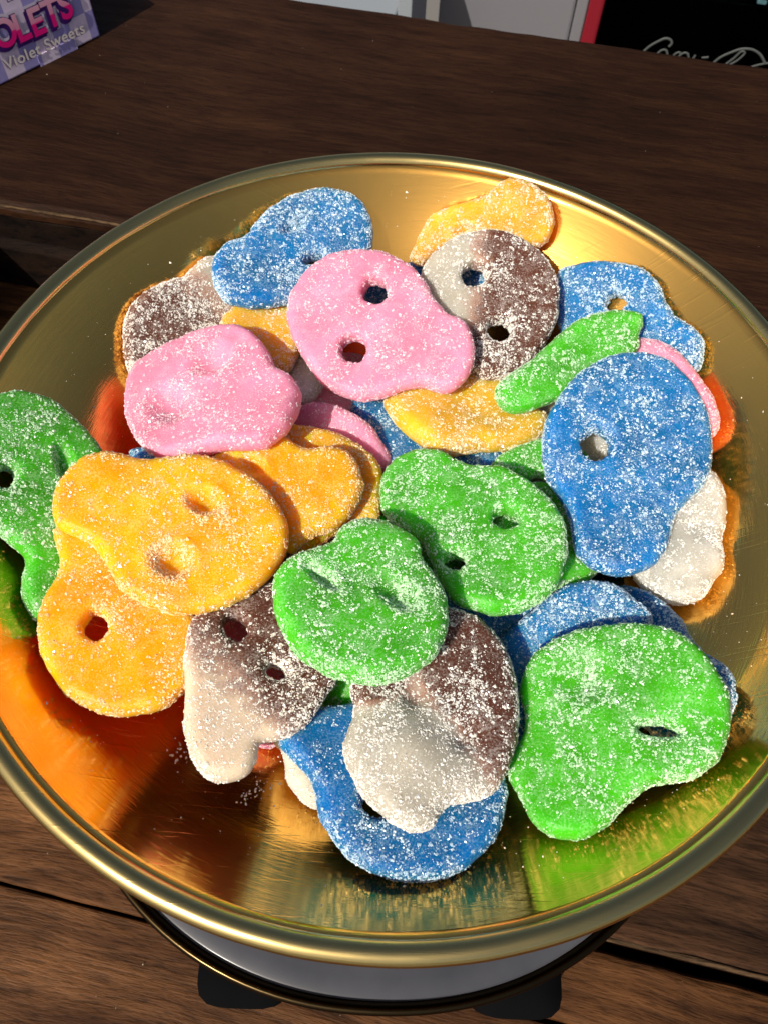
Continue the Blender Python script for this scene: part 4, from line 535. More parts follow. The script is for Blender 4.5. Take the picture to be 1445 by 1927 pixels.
  outline=[[-10.5,-6.7],[-10.7,-6.0],[-10.6,-5.4],[-10.7,-4.5],[-10.8,-3.1],[-11.0,-1.3],[-11.3,0.5],[-11.6,2.4],[-11.9,4.3],[-12.2,6.2],[-12.3,8.0],[-12.4,9.7],[-12.3,11.2],[-12.2,12.3],[-12.1,13.1],[-11.6,13.9],[-10.4,14.6],[-8.9,15.2],[-7.2,16.1],[-5.3,17.3],[-3.3,18.8],[-1.5,20.2],[-0.2,21.5],[0.8,22.7],[2.1,23.5],[4.0,23.6],[6.1,23.4],[8.2,22.6],[10.2,21.5],[12.1,19.9],[13.7,18.1],[15.0,15.9],[16.0,13.6],[16.6,11.2],[16.6,8.6],[16.2,6.0],[15.8,3.8],[15.3,2.3],[14.6,1.1],[14.0,-0.1],[13.2,-1.6],[12.4,-3.1],[11.6,-4.4],[10.8,-5.3],[9.9,-6.1],[9.1,-6.7],[8.1,-7.2],[7.1,-7.6],[6.1,-8.0],[5.0,-8.2],[3.9,-8.5],[3.1,-8.9],[2.9,-9.6],[3.0,-10.5],[3.0,-11.3],[2.8,-12.1],[2.5,-12.8],[2.2,-13.5],[1.7,-14.1],[1.2,-14.6],[0.4,-15.0],[-0.6,-15.3],[-1.8,-15.6],[-2.9,-15.6],[-3.8,-15.5],[-4.7,-15.2],[-5.5,-14.8],[-6.4,-14.1],[-7.3,-13.3],[-8.0,-12.4],[-8.5,-11.5],[-8.9,-10.6],[-9.3,-9.6],[-9.7,-8.6],[-10.2,-7.6]],
  eyes=[["hole",[[-1.9,13.5],[-1.5,12.4],[-1.4,11.4],[-1.7,10.4],[-2.3,9.8],[-3.1,9.5],[-4.0,9.7],[-4.8,10.2],[-5.5,11.0],[-5.9,12.1],[-6.0,13.1],[-5.7,14.1],[-5.1,14.8],[-4.3,15.1],[-3.4,14.9],[-2.5,14.4]]],["hole",[[6.4,3.4],[6.0,2.9],[5.4,2.6],[4.7,2.6],[4.0,2.8],[3.3,3.3],[2.9,3.9],[2.7,4.6],[2.8,5.2],[3.2,5.7],[3.8,6.0],[4.5,6.0],[5.2,5.8],[5.9,5.3],[6.3,4.7],[6.5,4.0]]]], lumps=[[-0.17, 4.27, 3.87, 0.8]], grad=[[-7.33, -2.85], [3.92, 12.18], [[8.77, 2.26, 5.81, 0.6]]]),
dict(key='O1', col='orange', T=6.0, loc=[-45.32, -15.97, -5.06], k=[1.16, 2.037, -0.103],
  rot=[[0.9982,0.00487,0.05972],[0.0,0.99669,-0.08132],[-0.05992,0.08117,0.9949]],
  outline=[[-21.1,1.8],[-21.2,3.1],[-21.3,4.5],[-21.1,5.9],[-20.8,7.2],[-20.2,8.5],[-19.6,9.8],[-18.8,10.9],[-18.0,12.1],[-17.0,13.0],[-15.9,13.7],[-14.8,14.2],[-13.6,14.5],[-12.4,14.6],[-11.1,14.4],[-9.8,14.2],[-8.7,13.9],[-7.5,13.6],[-6.4,13.3],[-5.3,13.3],[-4.3,13.4],[-3.1,13.6],[-1.9,13.9],[-0.6,14.3],[0.8,14.7],[2.1,15.0],[3.4,15.2],[4.9,15.2],[6.6,15.0],[8.3,14.7],[10.1,14.2],[11.9,13.4],[13.7,12.4],[15.4,11.4],[17.0,10.3],[18.5,9.2],[19.9,8.0],[21.1,6.8],[22.2,5.5],[23.1,4.1],[23.9,2.6],[24.6,1.0],[25.0,-0.6],[25.1,-2.2],[24.9,-3.9],[24.6,-5.3],[24.1,-6.6],[23.5,-7.7],[22.8,-8.8],[21.9,-9.9],[21.0,-11.1],[19.9,-12.2],[18.5,-13.4],[17.1,-14.5],[15.6,-15.5],[14.1,-16.3],[12.5,-17.0],[10.9,-17.6],[9.0,-17.9],[7.0,-18.1],[5.2,-18.2],[3.5,-18.0],[2.0,-17.6],[0.5,-17.1],[-1.1,-16.5],[-2.7,-15.8],[-4.0,-15.0],[-5.1,-14.2],[-5.9,-13.4],[-6.7,-12.4],[-7.6,-11.3],[-8.4,-10.0],[-9.2,-8.8],[-10.2,-7.7],[-11.2,-6.6],[-12.2,-5.7],[-13.2,-5.1],[-14.2,-4.7],[-15.2,-4.3],[-16.3,-4.0],[-17.5,-3.6],[-18.4,-3.2],[-19.2,-2.7],[-19.7,-2.0],[-20.2,-1.2],[-20.6,-0.4],[-20.9,0.6]],
  eyes=[["crater",[[11.0,3.7],[10.8,2.9],[10.1,2.2],[9.1,1.9],[8.0,1.9],[6.9,2.2],[6.0,2.8],[5.3,3.6],[5.1,4.5],[5.4,5.3],[6.0,6.0],[7.0,6.4],[8.2,6.4],[9.3,6.1],[10.2,5.5],[10.8,4.6]]],["crater",[[7.1,-8.9],[6.8,-9.9],[6.1,-10.7],[5.0,-11.2],[3.7,-11.2],[2.4,-10.9],[1.4,-10.2],[0.7,-9.2],[0.4,-8.1],[0.7,-7.0],[1.4,-6.2],[2.5,-5.7],[3.8,-5.7],[5.1,-6.0],[6.2,-6.8],[6.9,-7.8]]]], lumps=[], grad=None),
dict(key='BW3', col='white_brown_fold', T=7, loc=[6.17, -54.19, -6.77], k=[-1.486, -3.871, 1.717],
  rot=[[0.99626,-0.01072,0.08574],[0.0,0.99227,0.12409],[-0.0864,-0.12362,0.98856]],
  outline=[[-13.7,-3.2],[-13.5,-2.2],[-13.2,-1.2],[-12.9,-0.1],[-12.5,0.8],[-12.2,1.6],[-12.1,2.5],[-12.2,3.7],[-12.5,5.0],[-12.7,6.2],[-12.9,6.9],[-13.0,7.4],[-12.7,8.2],[-11.9,9.5],[-10.7,11.1],[-9.3,13.0],[-7.5,15.2],[-5.5,17.6],[-3.5,19.8],[-1.4,21.5],[0.7,22.8],[2.7,23.8],[4.3,24.2],[5.6,24.2],[7.0,24.0],[8.3,23.8],[9.7,23.4],[11.0,22.8],[12.3,21.8],[13.6,20.5],[14.7,19.0],[15.6,17.5],[16.3,15.9],[16.9,14.1],[17.2,12.1],[17.5,9.9],[17.5,7.7],[17.5,5.4],[17.2,3.1],[16.9,0.9],[16.5,-1.1],[15.9,-2.9],[15.2,-4.7],[14.4,-6.5],[13.4,-8.2],[12.2,-9.6],[10.8,-10.5],[9.3,-11.1],[7.9,-11.5],[6.6,-11.8],[5.4,-11.9],[4.5,-12.1],[3.8,-12.6],[3.2,-13.2],[2.7,-13.8],[2.3,-14.5],[2.0,-15.2],[1.5,-15.8],[0.7,-16.3],[-0.3,-16.6],[-1.4,-16.8],[-2.5,-16.6],[-3.6,-16.2],[-4.6,-15.7],[-5.6,-15.1],[-6.5,-14.4],[-7.4,-13.7],[-8.3,-13.0],[-9.2,-12.3],[-10.0,-11.4],[-10.7,-10.4],[-11.3,-9.3],[-11.8,-8.2],[-12.4,-7.2],[-12.8,-6.2],[-13.2,-5.3],[-13.5,-4.6],[-13.7,-4.0]],
  eyes=[], lumps=[[-1.86, 5.5, 2.69, -1.8], [7.0, -1.65, 3.03, -2.0], [-3.22, -4.12, 6.43, 2.2], [0.3, -13.74, 3.5, -0.8], [12.39, 8.75, 6.14, 0.8]], grad=[[-3.23, -2.27], [8.44, 9.4], [[-10.03, 7.89, 5.76, 0.8], [-2.3, -4.99, 8.25, -0.7], [13.11, 4.71, 7.04, 0.5], [0.26, -15.86, 2.59, 0.25], [-2.86, 10.44, 2.94, -0.4]]]),
dict(key='G3', col='green', T=6.0, loc=[15.29, -9.92, -11.55], k=[-0.021, 1.783, 1.208],
  rot=[[0.99149,0.01338,-0.12948],[0.0,0.99471,0.10275],[0.13017,-0.10188,0.98624]],
  outline=[[-18.5,6.3],[-18.7,8.0],[-18.7,9.9],[-18.5,11.7],[-18.1,13.3],[-17.4,14.8],[-16.5,16.0],[-15.3,17.1],[-14.0,18.1],[-12.6,18.7],[-11.0,19.1],[-9.4,19.2],[-8.0,19.2],[-6.7,18.9],[-5.5,18.4],[-4.4,17.8],[-3.4,17.0],[-2.5,16.1],[-1.4,15.4],[-0.4,14.8],[0.8,14.4],[2.0,14.1],[3.4,14.0],[4.8,14.0],[6.3,13.8],[7.6,13.3],[8.9,12.7],[10.2,11.8],[11.5,10.8],[12.9,9.6],[14.2,8.3],[15.4,6.9],[16.6,5.3],[17.7,3.7],[18.5,2.0],[19.1,0.3],[19.5,-1.4],[19.7,-3.0],[19.7,-4.5],[19.6,-6.2],[19.3,-8.1],[18.8,-10.0],[18.3,-11.9],[17.6,-13.6],[16.7,-15.1],[15.7,-16.5],[14.4,-17.8],[12.8,-18.9],[11.2,-19.8],[9.5,-20.5],[7.7,-20.9],[6.0,-21.1],[4.3,-21.1],[2.8,-20.8],[1.3,-20.3],[-0.1,-19.9],[-1.5,-19.4],[-2.6,-18.6],[-3.7,-17.5],[-4.5,-16.1],[-5.3,-14.5],[-6.2,-12.6],[-6.9,-10.5],[-7.6,-8.6],[-8.1,-7.1],[-8.5,-5.8],[-9.1,-4.7],[-10.1,-3.6],[-11.3,-2.6],[-12.4,-1.7],[-13.5,-0.8],[-14.5,-0.0],[-15.4,0.7],[-16.2,1.5],[-16.9,2.3],[-17.4,3.1],[-17.9,4.0],[-18.2,5.0]],
  eyes=[["hole",[[10.5,-0.5],[10.1,-1.4],[9.3,-2.1],[8.3,-2.4],[7.2,-2.4],[6.1,-1.9],[5.3,-1.1],[4.8,-0.1],[4.8,0.9],[5.2,1.8],[6.0,2.5],[7.0,2.9],[8.1,2.8],[9.2,2.3],[10.0,1.5],[10.5,0.5]]],["hole",[[-0.2,-10.0],[-0.4,-10.8],[-0.9,-11.5],[-1.6,-12.0],[-2.5,-12.1],[-3.4,-12.0],[-4.2,-11.5],[-4.7,-10.8],[-4.8,-10.0],[-4.7,-9.2],[-4.2,-8.5],[-3.4,-8.0],[-2.5,-7.9],[-1.6,-8.0],[-0.9,-8.5],[-0.4,-9.2]]]], lumps=[], grad=None),
dict(key='B4', col='blue', T=6.0, loc=[49.58, 4.58, -12.63], k=[2.652, 0.863, 2.86],
  rot=[[0.99998,-0.00103,-0.00661],[0.0,0.988,-0.15447],[0.00669,0.15447,0.98798]],
  outline=[[-17.8,3.6],[-17.8,5.2],[-17.7,6.6],[-17.5,8.0],[-17.3,9.4],[-17.0,10.9],[-16.5,12.3],[-15.8,13.8],[-15.0,15.3],[-14.0,16.9],[-12.7,18.8],[-11.3,20.8],[-9.8,22.6],[-8.1,24.0],[-6.4,25.2],[-4.5,26.2],[-2.6,27.1],[-0.6,27.7],[1.3,28.1],[3.2,28.2],[5.1,28.1],[7.0,27.8],[8.9,27.0],[10.9,26.0],[12.6,24.7],[14.0,23.1],[15.2,21.3],[16.3,19.4],[17.2,17.5],[18.1,15.4],[18.6,13.4],[18.9,11.4],[18.9,9.4],[18.9,7.4],[18.8,5.5],[18.6,3.7],[18.3,2.0],[17.7,0.1],[17.0,-1.6],[16.3,-3.1],[15.5,-4.1],[14.6,-4.8],[13.7,-5.6],[12.5,-6.6],[11.3,-7.8],[10.2,-9.1],[9.5,-10.3],[9.0,-11.7],[8.5,-13.0],[8.1,-14.3],[7.7,-15.6],[7.2,-16.9],[6.6,-18.1],[5.8,-19.2],[5.0,-20.3],[4.0,-21.1],[2.9,-21.9],[1.7,-22.5],[0.5,-23.0],[-0.7,-23.4],[-1.9,-23.6],[-3.2,-23.7],[-4.6,-23.6],[-5.8,-23.4],[-7.0,-23.0],[-8.2,-22.5],[-9.2,-21.9],[-10.2,-21.1],[-11.0,-20.2],[-11.7,-19.2],[-12.0,-18.1],[-12.2,-16.8],[-12.3,-15.4],[-12.4,-13.7],[-12.6,-11.8],[-12.9,-10.1],[-13.4,-8.5],[-14.2,-7.1],[-14.9,-5.8],[-15.7,-4.7],[-16.5,-3.7],[-17.1,-2.5],[-17.4,-0.6],[-17.7,1.6]],
  eyes=[["hole",[[-2.9,5.9],[-3.2,4.5],[-4.0,3.2],[-5.1,2.4],[-6.4,2.0],[-7.6,2.2],[-8.7,3.0],[-9.3,4.2],[-9.5,5.6],[-9.2,7.1],[-8.4,8.3],[-7.3,9.2],[-6.0,9.6],[-4.8,9.3],[-3.7,8.6],[-3.1,7.4]]]], lumps=[], grad=None),
dict(key='G4', col='green', T=7, loc=[-5.31, -31.33, -2.29], k=[-1.048, -3.932, 0.301],
  rot=[[0.99997,0.00095,-0.00725],[0.0,0.9916,0.12936],[0.00731,-0.12936,0.99157]],
  outline=[[-16.6,0.5],[-16.6,1.8],[-16.5,3.1],[-16.2,4.3],[-15.6,5.4],[-14.8,6.4],[-13.9,7.3],[-12.8,8.0],[-11.5,8.6],[-10.2,9.2],[-8.8,9.9],[-7.5,10.5],[-6.5,11.2],[-5.9,12.1],[-5.7,13.0],[-5.3,13.9],[-4.6,14.7],[-3.8,15.5],[-2.8,16.2],[-1.7,16.6],[-0.5,16.9],[0.7,17.0],[2.0,16.9],[3.5,16.7],[4.8,16.3],[6.1,15.8],[7.3,15.2],[8.4,14.5],[9.3,13.8],[10.1,13.0],[10.7,12.1],[10.9,10.9],[10.9,9.6],[11.1,8.3],[11.7,7.3],[12.5,6.4],[13.3,5.4],[14.0,4.1],[14.6,2.8],[15.1,1.4],[15.4,0.0],[15.6,-1.5],[15.6,-3.0],[15.5,-4.6],[15.3,-6.2],[14.9,-7.8],[14.3,-9.3],[13.6,-10.8],[12.7,-12.0],[11.6,-13.1],[10.4,-14.1],[9.2,-14.9],[7.9,-15.6],[6.6,-16.1],[5.3,-16.6],[3.9,-16.8],[2.5,-16.9],[1.1,-16.8],[-0.4,-16.6],[-1.9,-16.4],[-3.4,-16.0],[-4.8,-15.5],[-6.1,-14.9],[-7.4,-14.1],[-8.8,-13.2],[-10.1,-12.3],[-11.2,-11.2],[-12.3,-9.9],[-13.3,-8.6],[-14.1,-7.2],[-14.8,-5.8],[-15.3,-4.5],[-15.8,-3.1],[-16.2,-1.9],[-16.4,-0.7]],
  eyes=[["dent",[[-4.6,0.7],[-5.0,0.4],[-5.9,0.5],[-6.9,0.9],[-8.1,1.6],[-9.2,2.5],[-10.0,3.4],[-10.4,4.3],[-10.4,4.9],[-9.9,5.2],[-9.1,5.2],[-8.0,4.7],[-6.8,4.0],[-5.7,3.1],[-5.0,2.2],[-4.5,1.3]]],["dent",[[9.3,-2.7],[8.6,-3.3],[7.6,-3.4],[6.3,-3.1],[5.0,-2.3],[3.8,-1.2],[3.0,0.0],[2.6,1.2],[2.8,2.2],[3.5,2.9],[4.6,3.0],[6.0,2.7],[7.3,1.9],[8.5,0.8],[9.2,-0.5],[9.6,-1.7]]]], lumps=[[-0.42, 4.02, 5.94, -1.2]], grad=None),
dict(key='G5', col='green', T=6.0, loc=[40.43, -52.34, -10.49], k=[0.748, 0.665, 1.577],
  rot=[[0.96416,0.00642,-0.26526],[0.0,0.99971,0.02418],[0.26534,-0.02331,0.96387]],
  outline=[[-16.0,8.1],[-15.9,9.4],[-15.5,10.8],[-15.0,12.2],[-14.4,13.4],[-13.6,14.6],[-12.6,15.8],[-11.3,16.8],[-9.7,17.7],[-8.0,18.5],[-6.4,19.1],[-4.8,19.6],[-3.1,19.9],[-1.3,20.2],[0.6,20.3],[2.5,20.4],[4.3,20.4],[6.2,20.3],[7.9,20.1],[9.5,19.8],[10.9,19.4],[12.3,18.9],[13.5,18.1],[14.7,17.1],[15.7,16.2],[16.6,15.2],[17.4,14.3],[18.1,13.2],[18.7,12.1],[19.2,10.8],[19.7,9.6],[20.0,8.3],[20.3,7.0],[20.5,5.8],[20.5,4.7],[20.4,3.6],[20.3,2.4],[20.0,1.2],[19.6,-0.0],[19.1,-1.2],[18.7,-2.3],[18.1,-3.4],[17.4,-4.4],[16.5,-5.3],[15.4,-6.1],[14.4,-6.8],[13.5,-7.4],[12.7,-7.9],[11.8,-8.2],[10.8,-8.4],[9.8,-8.4],[8.7,-8.5],[7.5,-8.8],[6.2,-9.1],[5.0,-9.5],[4.0,-10.1],[3.0,-10.7],[2.0,-11.3],[1.4,-11.8],[0.8,-12.4],[0.1,-13.0],[-0.7,-13.9],[-1.7,-14.9],[-2.6,-15.8],[-3.6,-16.4],[-4.5,-16.9],[-5.6,-17.3],[-6.6,-17.6],[-7.7,-17.9],[-8.8,-17.9],[-9.9,-17.9],[-11.2,-17.7],[-12.3,-17.4],[-13.3,-16.8],[-14.2,-16.0],[-15.0,-15.1],[-15.7,-14.0],[-16.2,-12.8],[-16.7,-11.6],[-17.4,-10.4],[-18.0,-9.3],[-18.5,-8.3],[-18.7,-7.5],[-18.7,-6.8],[-18.6,-6.0],[-18.2,-4.9],[-17.6,-3.5],[-17.1,-2.2],[-16.5,-1.1],[-16.0,0.1],[-15.6,1.2],[-15.4,2.4],[-15.5,3.6],[-15.6,4.8],[-15.8,5.9],[-16.0,7.0]],
  eyes=[["dent",[[1.3,9.4],[0.7,7.9],[-0.5,6.7],[-2.1,5.9],[-4.0,5.7],[-5.9,6.0],[-7.5,7.0],[-8.4,8.3],[-8.7,9.9],[-8.2,11.4],[-7.0,12.7],[-5.3,13.5],[-3.3,13.7],[-1.4,13.3],[0.1,12.3],[1.1,11.0]]],["crater_hole",[[11.0,-0.2],[10.6,-0.7],[9.8,-1.0],[8.7,-1.1],[7.4,-0.9],[6.1,-0.6],[5.1,-0.1],[4.5,0.4],[4.4,0.9],[4.8,1.4],[5.6,1.7],[6.8,1.8],[8.1,1.6],[9.3,1.3],[10.3,0.8],[10.9,0.3]]]], lumps=[], grad=None)]
LABELS = {
  'B9': 'dark blue sweet, only a sliver showing under the left pink sweet',
  'P4': 'pink sweet buried beneath the cream and brown sweet, glimpsed through its eyes',
  'P6': 'shaded pink sweet half hidden under the pink sweet with two round holes',
  'B2': 'blue sweet peeping out as an arc behind the round white and brown sweet',
  'W3': 'whitish sweet showing as a small grey wedge between the two pink sweets',
  'B7': 'shaded dusty blue sweet underneath the yellow sweet in the middle',
  'G8': 'small green patch of a sweet under the greyish folded white and brown sweet',
  'W2': 'cream sweet peeping out at the left edge of the front blue sweet',
  'G7': 'green sweet underneath, between the bright green sweet and the large blue sweet',
  'G6': 'pale green sweet tip below the yellow sweet, left of the large blue sweet',
  'Y2': 'amber sweet leaning against the back rim of the bowl',
  'B3': 'blue sweet with one round hole against the right back wall of the bowl',
  'BW1': 'white and dark brown sweet at the left back, under the pink sweet',
  'Y1': 'amber sweet mostly covered by the two pink sweets',
  'G1': 'green sweet at the far left, cut off by the picture edge',
  'W1': 'crumpled white sweet at the right, under the large blue sweet',
  'B6': 'dark blue sweet behind the front right green sweet, against the brass',
  'P3': 'pink sweet showing as a rim behind the large blue sweet',
  'B8': 'bright blue sweet at the very front, under the folded greyish white sweet',
  'B5': 'blue sweet tucked above and behind the front right green sweet',
  'P5': 'pink sweet showing as an arc above the stacked orange sweets',
  'O4': 'orange sweet showing as an outer arc around the smaller orange one',
  'O3': 'orange sweet with pointed side in the middle, under the left pink sweet',
  'Y3': 'dark yellow bent sweet in the middle, below the pink sweet with two holes',
  'BW2': 'round sweet half white, half brown with two holes, behind the pink sweet',
  'B1': 'frosted blue sweet with slit eyes at the back left',
  'G2': 'green sweet tipped on its side between the brown sweet and large blue sweet',
  'P1': 'pink sweet with two dimples on the left of the heap',
  'P2': 'large pink sweet with two round eye holes on top of the heap',
  'O2': 'orange sweet with one clear round hole at the lower left',
  'BW4': 'cream sweet with dark brown patch and pink spot at the lower left',
  'O1': 'large orange sweet with two crater eyes lying on another orange sweet',
  'BW3': 'folded greyish white and brown sweet on top of the front blue sweet',
  'G3': 'bright green sweet with two small holes in the centre right',
  'B4': 'large royal blue sweet with one round hole at the right',
  'G4': 'curved green sweet with two slit dimples in the front middle',
  'G5': 'large bright green sweet with an oval dimple at the front right',
  'F1': 'pink sweet deep in the heap under the orange sweets',
  'F2': "green sweet deep in the heap seen through the bright green sweet's holes",
  'F4': 'white and brown sweet buried under the curved green sweet',
  'F5': 'blue sweet buried below the bright green sweet in the middle',
  'F6': 'orange sweet buried below, glimpsed through the eyes of the large orange sweet',
  'F7': 'white sweet seen only through the hole of the large blue sweet'}
def resample(p, step):
    p = np.asarray(p); q = np.vstack([p, p[:1]]); s = np.r_[0, np.cumsum(np.hypot(*np.diff(q, axis=0).T))]
    n = max(8, int(s[-1] / step)); t = np.linspace(0, s[-1], n, endpoint=False)
    return np.stack([np.interp(t, s, q[:, 0]), np.interp(t, s, q[:, 1])], 1)
def area(p): return 0.5 * np.sum(p[:, 0] * np.roll(p[:, 1], -1) - np.roll(p[:, 0], -1) * p[:, 1])
def sdist(poly, pts):
    a = poly; b = np.roll(poly, -1, 0); x = pts[:, :1]; y = pts[:, 1:]
    vx, vy = (b - a).T
    t = np.clip(((x - a[:, 0]) * vx + (y - a[:, 1]) * vy) / (vx * vx + vy * vy + 1e-12), 0, 1)
    d = np.sqrt(((x - a[:, 0] - t * vx) ** 2 + (y - a[:, 1] - t * vy) ** 2).min(1))
    c = ((a[:, 1] > y) != (b[:, 1] > y)) & (x < vx * (y - a[:, 1]) / (vy + 1e-12) + a[:, 0])
    return np.where(c.sum(1) % 2 == 1, d, -d)
def noise_arr(p, sc, seed): return np.array([noise.noise((x * sc + seed, y * sc - seed, seed * .37)) for x, y in p])
GRAIN = np.array([(1, 0, -.5), (-1, 0, -.5), (0, 1, -.5), (0, -1, -.5), (.12, .1, 1)], float)   # embedded crystal: only the faces above the skin
GF = np.array([(0, 2, 4), (2, 1, 4), (1, 3, 4), (3, 0, 4)])
CUBE = np.array([(x, y, z) for x in (-1, 1) for y in (-1, 1) for z in (-1, 1)], float) * .72
def rand_rot(n):
    q = RNG.normal(size=(n, 4)); q /= np.linalg.norm(q, axis=1)[:, None]; w, x, y, z = q.T
    return np.stack([1 - 2 * (y * y + z * z), 2 * (x * y - w * z), 2 * (x * z + w * y), 2 * (x * y + w * z), 1 - 2 * (x * x + z * z), 2 * (y * z - w * x),
                     2 * (x * z - w * y), 2 * (y * z + w * x), 1 - 2 * (x * x + y * y)], 1).reshape(n, 3, 3)
def grains(pos, size, nrm=None):
    n = len(pos)
    if nrm is None: R = rand_rot(n)
    else:   # crystals lie flat on the surface, each tilted a little
        z = nrm + RNG.normal(size=(n, 3)) * .26; z /= np.linalg.norm(z, axis=1)[:, None]
        x = np.cross(z, RNG.normal(size=(n, 3))); x /= np.linalg.norm(x, axis=1)[:, None] + 1e-9
        R = np.stack([x, np.cross(z, x), z * .52], 2)
    g = GRAIN[None] * (size[:, None] * RNG.uniform(.6, 1.25, (n, 3)))[:, None, :]
    v = np.einsum('nij,nkj->nki', R, g) + pos[:, None, :]
    f = GF[None] + (np.arange(n) * 5)[:, None, None]
    return v.reshape(-1, 3), f.reshape(-1, 3)

def make_candy(i, c):
    seed = 3.1 * i + 1
    T = c['T'] * 0.92; k = c['k']
    body, sug = candy_mats(c['col'])
    out = resample(c['outline'], 0.55)
    if area(out) < 0: out = out[::-1]
    cen = out.mean(0)
    # small irregularities of the cast edge
    nn = noise_arr(out, .35, seed); dirv = out - cen; dirv /= np.linalg.norm(dirv, axis=1)[:, None]
    out = out + dirv * (nn * .28)[:, None]
    holes, dents = [], []
    for ty, pl in c['eyes']:
        pl = np.array(pl); ec = pl.mean(0); ax = pl - ec; rx = np.linalg.norm(ax, axis=1).max(); ry = np.linalg.norm(ax, axis=1).min()
        if ty in ('hole', 'crater_hole'):
            h = resample(pl, 0.45); h = h + (h - h.mean(0)) * (noise_arr(h, .9, seed) * .16)[:, None]; holes.append(h if area(h) > 0 else h[::-1])
        if ty != 'hole': dents.append((ty, ec, pl))
        else: dents.append(('rim', ec, pl))
    loops = [out] + holes
    def field(p):
        do = sdist(out, p); dh = np.full(len(p), 99.)
        for h in holes: dh = np.minimum(dh, -sdist(h, p))
        return do, dh
    pts = list(out); cons = []; n0 = 0
    allp = [out]; edges = [(a, (a + 1) % len(out)) for a in range(len(out))]; base = len(out)
    for h in holes:
        edges += [(base + a, base + (a + 1) % len(h)) for a in range(len(h))]; base += len(h); allp.append(h)
    nb = base
    def offs(loop, d, sgn, st):
        t = np.roll(loop, -1, 0) - np.roll(loop, 1, 0); t /= np.linalg.norm(t, axis=1)[:, None] + 1e-9
        nrm = np.stack([-t[:, 1], t[:, 0]], 1) * sgn
        return (loop + nrm * d)[::st]
    cand = []
    for d, st in ((.10, 1), (.32, 1), (.7, 1), (1.25, 1), (1.95, 2)):
        q = offs(out, d, 1, st); do, dh = field(q); cand.append(q[(do > d * .9) & (dh > .25)])
    for h in holes:
        for d, st in ((.08, 1), (.28, 1), (.65, 1), (1.2, 1)):
            q = offs(h, d, -1, st); do, dh = field(q); cand.append(q[(dh > d * .9) & (do > .25)])
    g = .85
    lo, hi = out.min(0), out.max(0)
    gx, gy = np.meshgrid(np.arange(lo[0], hi[0], g), np.arange(lo[1], hi[1], g * .87))
    gx = gx + (np.arange(gx.shape[0]) % 2)[:, None] * g * .5
    q = np.stack([gx.ravel(), gy.ravel()], 1) + RNG.normal(size=(gx.size, 2)) * .06
    do, dh = field(q); cand.append(q[(do > 2.2) & (dh > 1.6)])
    P = np.vstack(allp + cand)
    vo, eo, fo, vmap, *_ = delaunay_2d_cdt([Vector(p) for p in P], edges, [], 0, 1e-5)
    V2 = np.array([tuple(v) for v in vo]); F = np.array([f for f in fo if len(f) == 3])
    cenF = V2[F].mean(1); do, dh = field(cenF); F = F[(do > 0) & (dh > 0)]
    used = np.unique(F); remap = -np.ones(len(V2), int); remap[used] = np.arange(len(used)); V2 = V2[used]; F = remap[F]
    do, dh = field(V2)
    onb = (np.minimum(do, dh) < 2e-3)
    r_o, r_h = T * .40, T * .26
    pr = lambda d, r: np.clip(1 - (1 - np.clip(d / r, 0, 1)) ** 2.2, 0, 1) ** .5
    h = T / 2 * np.minimum(pr(do, r_o), .35 + .65 * pr(dh, r_h)); h[onb & (do < 2e-3)] = 0
    rimh = (dh < 2e-3)
    w = k[0] * V2[:, 0] ** 2 + k[1] * V2[:, 0] * V2[:, 1] + k[2] * V2[:, 1] ** 2
    w = w * 1e-3
    for (lx, ly, lr, lh) in c['lumps']:
        w = w + lh * np.exp(-((V2[:, 0] - lx) ** 2 + (V2[:, 1] - ly) ** 2) / (2 * (lr * .6) ** 2))
    lowf = noise_arr(V2, .09, seed) * .34 + noise_arr(V2, .26, seed + 5) * .12
    inner_w = np.clip(do / 4, 0, 1)
    top = w + h + lowf * (0.4 + .6 * inner_w) + noise_arr(V2, .75, seed + 9) * .05 * inner_w
    bot = w - h + lowf * .5
    heap = np.zeros(len(V2))
    for ty, ec, pl in dents:
        # elliptical coordinates of the eye
        a = pl - ec; cov = a.T @ a / len(a) * 2; inv = np.linalg.inv(cov)
        dv = V2 - ec; m2 = np.sqrt(np.einsum('ni,ij,nj->n', dv, inv, dv))
        dep = {'dent': 2.3, 'crater': 3.4, 'crater_hole': 1.3, 'rim': .35}[ty]
        wid = {'dent': .85, 'crater': .82, 'crater_hole': 1.5, 'rim': 1.35}[ty]
        top = top - dep * np.exp(-(m2 / wid) ** 2.4 * .8) * np.clip(do / 2, 0, 1)
        if ty in ('crater', 'crater_hole', 'dent'): top = top + .35 * np.exp(-((m2 - 1.5) / .4) ** 2)
        if ty == 'dent': heap = np.maximum(heap, .9 * np.exp(-(m2 / 1.0) ** 2))
        heap = np.maximum(heap, np.exp(-((m2 - 1.15) / .45) ** 2) * {'dent': .5, 'crater': 1.3, 'crater_hole': .9, 'rim': .35}[ty])
    bare = np.zeros(len(V2))
    for ty, ec, pl in dents:
        a = pl - ec; inv = np.linalg.inv(a.T @ a / len(a) * 2); dv = V2 - ec; m2 = np.sqrt(np.einsum('ni,ij,nj->n', dv, inv, dv))
        if ty.startswith('crater'): bare = np.maximum(bare, np.exp(-(m2 / .7) ** 4))
    top = np.maximum(top, bot + .15)
    nV = len(V2); share = do < 2e-3
    mid = (top + bot) / 2
    bidx = np.arange(nV) + nV; bidx[share] = np.arange(nV)[share]
    top[share] = w[share] + lowf[share] * .45
    verts = np.vstack([np.c_[V2, top], np.c_[V2, bot]]) * 1e-3
    faces = [F, bidx[F][:, ::-1]]
    # walls of the eye holes
    he = {}
    for f in F:
        for a, b in ((f[0], f[1]), (f[1], f[2]), (f[2], f[0])): he[(a, b)] = 1
    wall = [(b, a, bidx[a]) for (a, b) in he if (b, a) not in he and not (share[a] and share[b])]
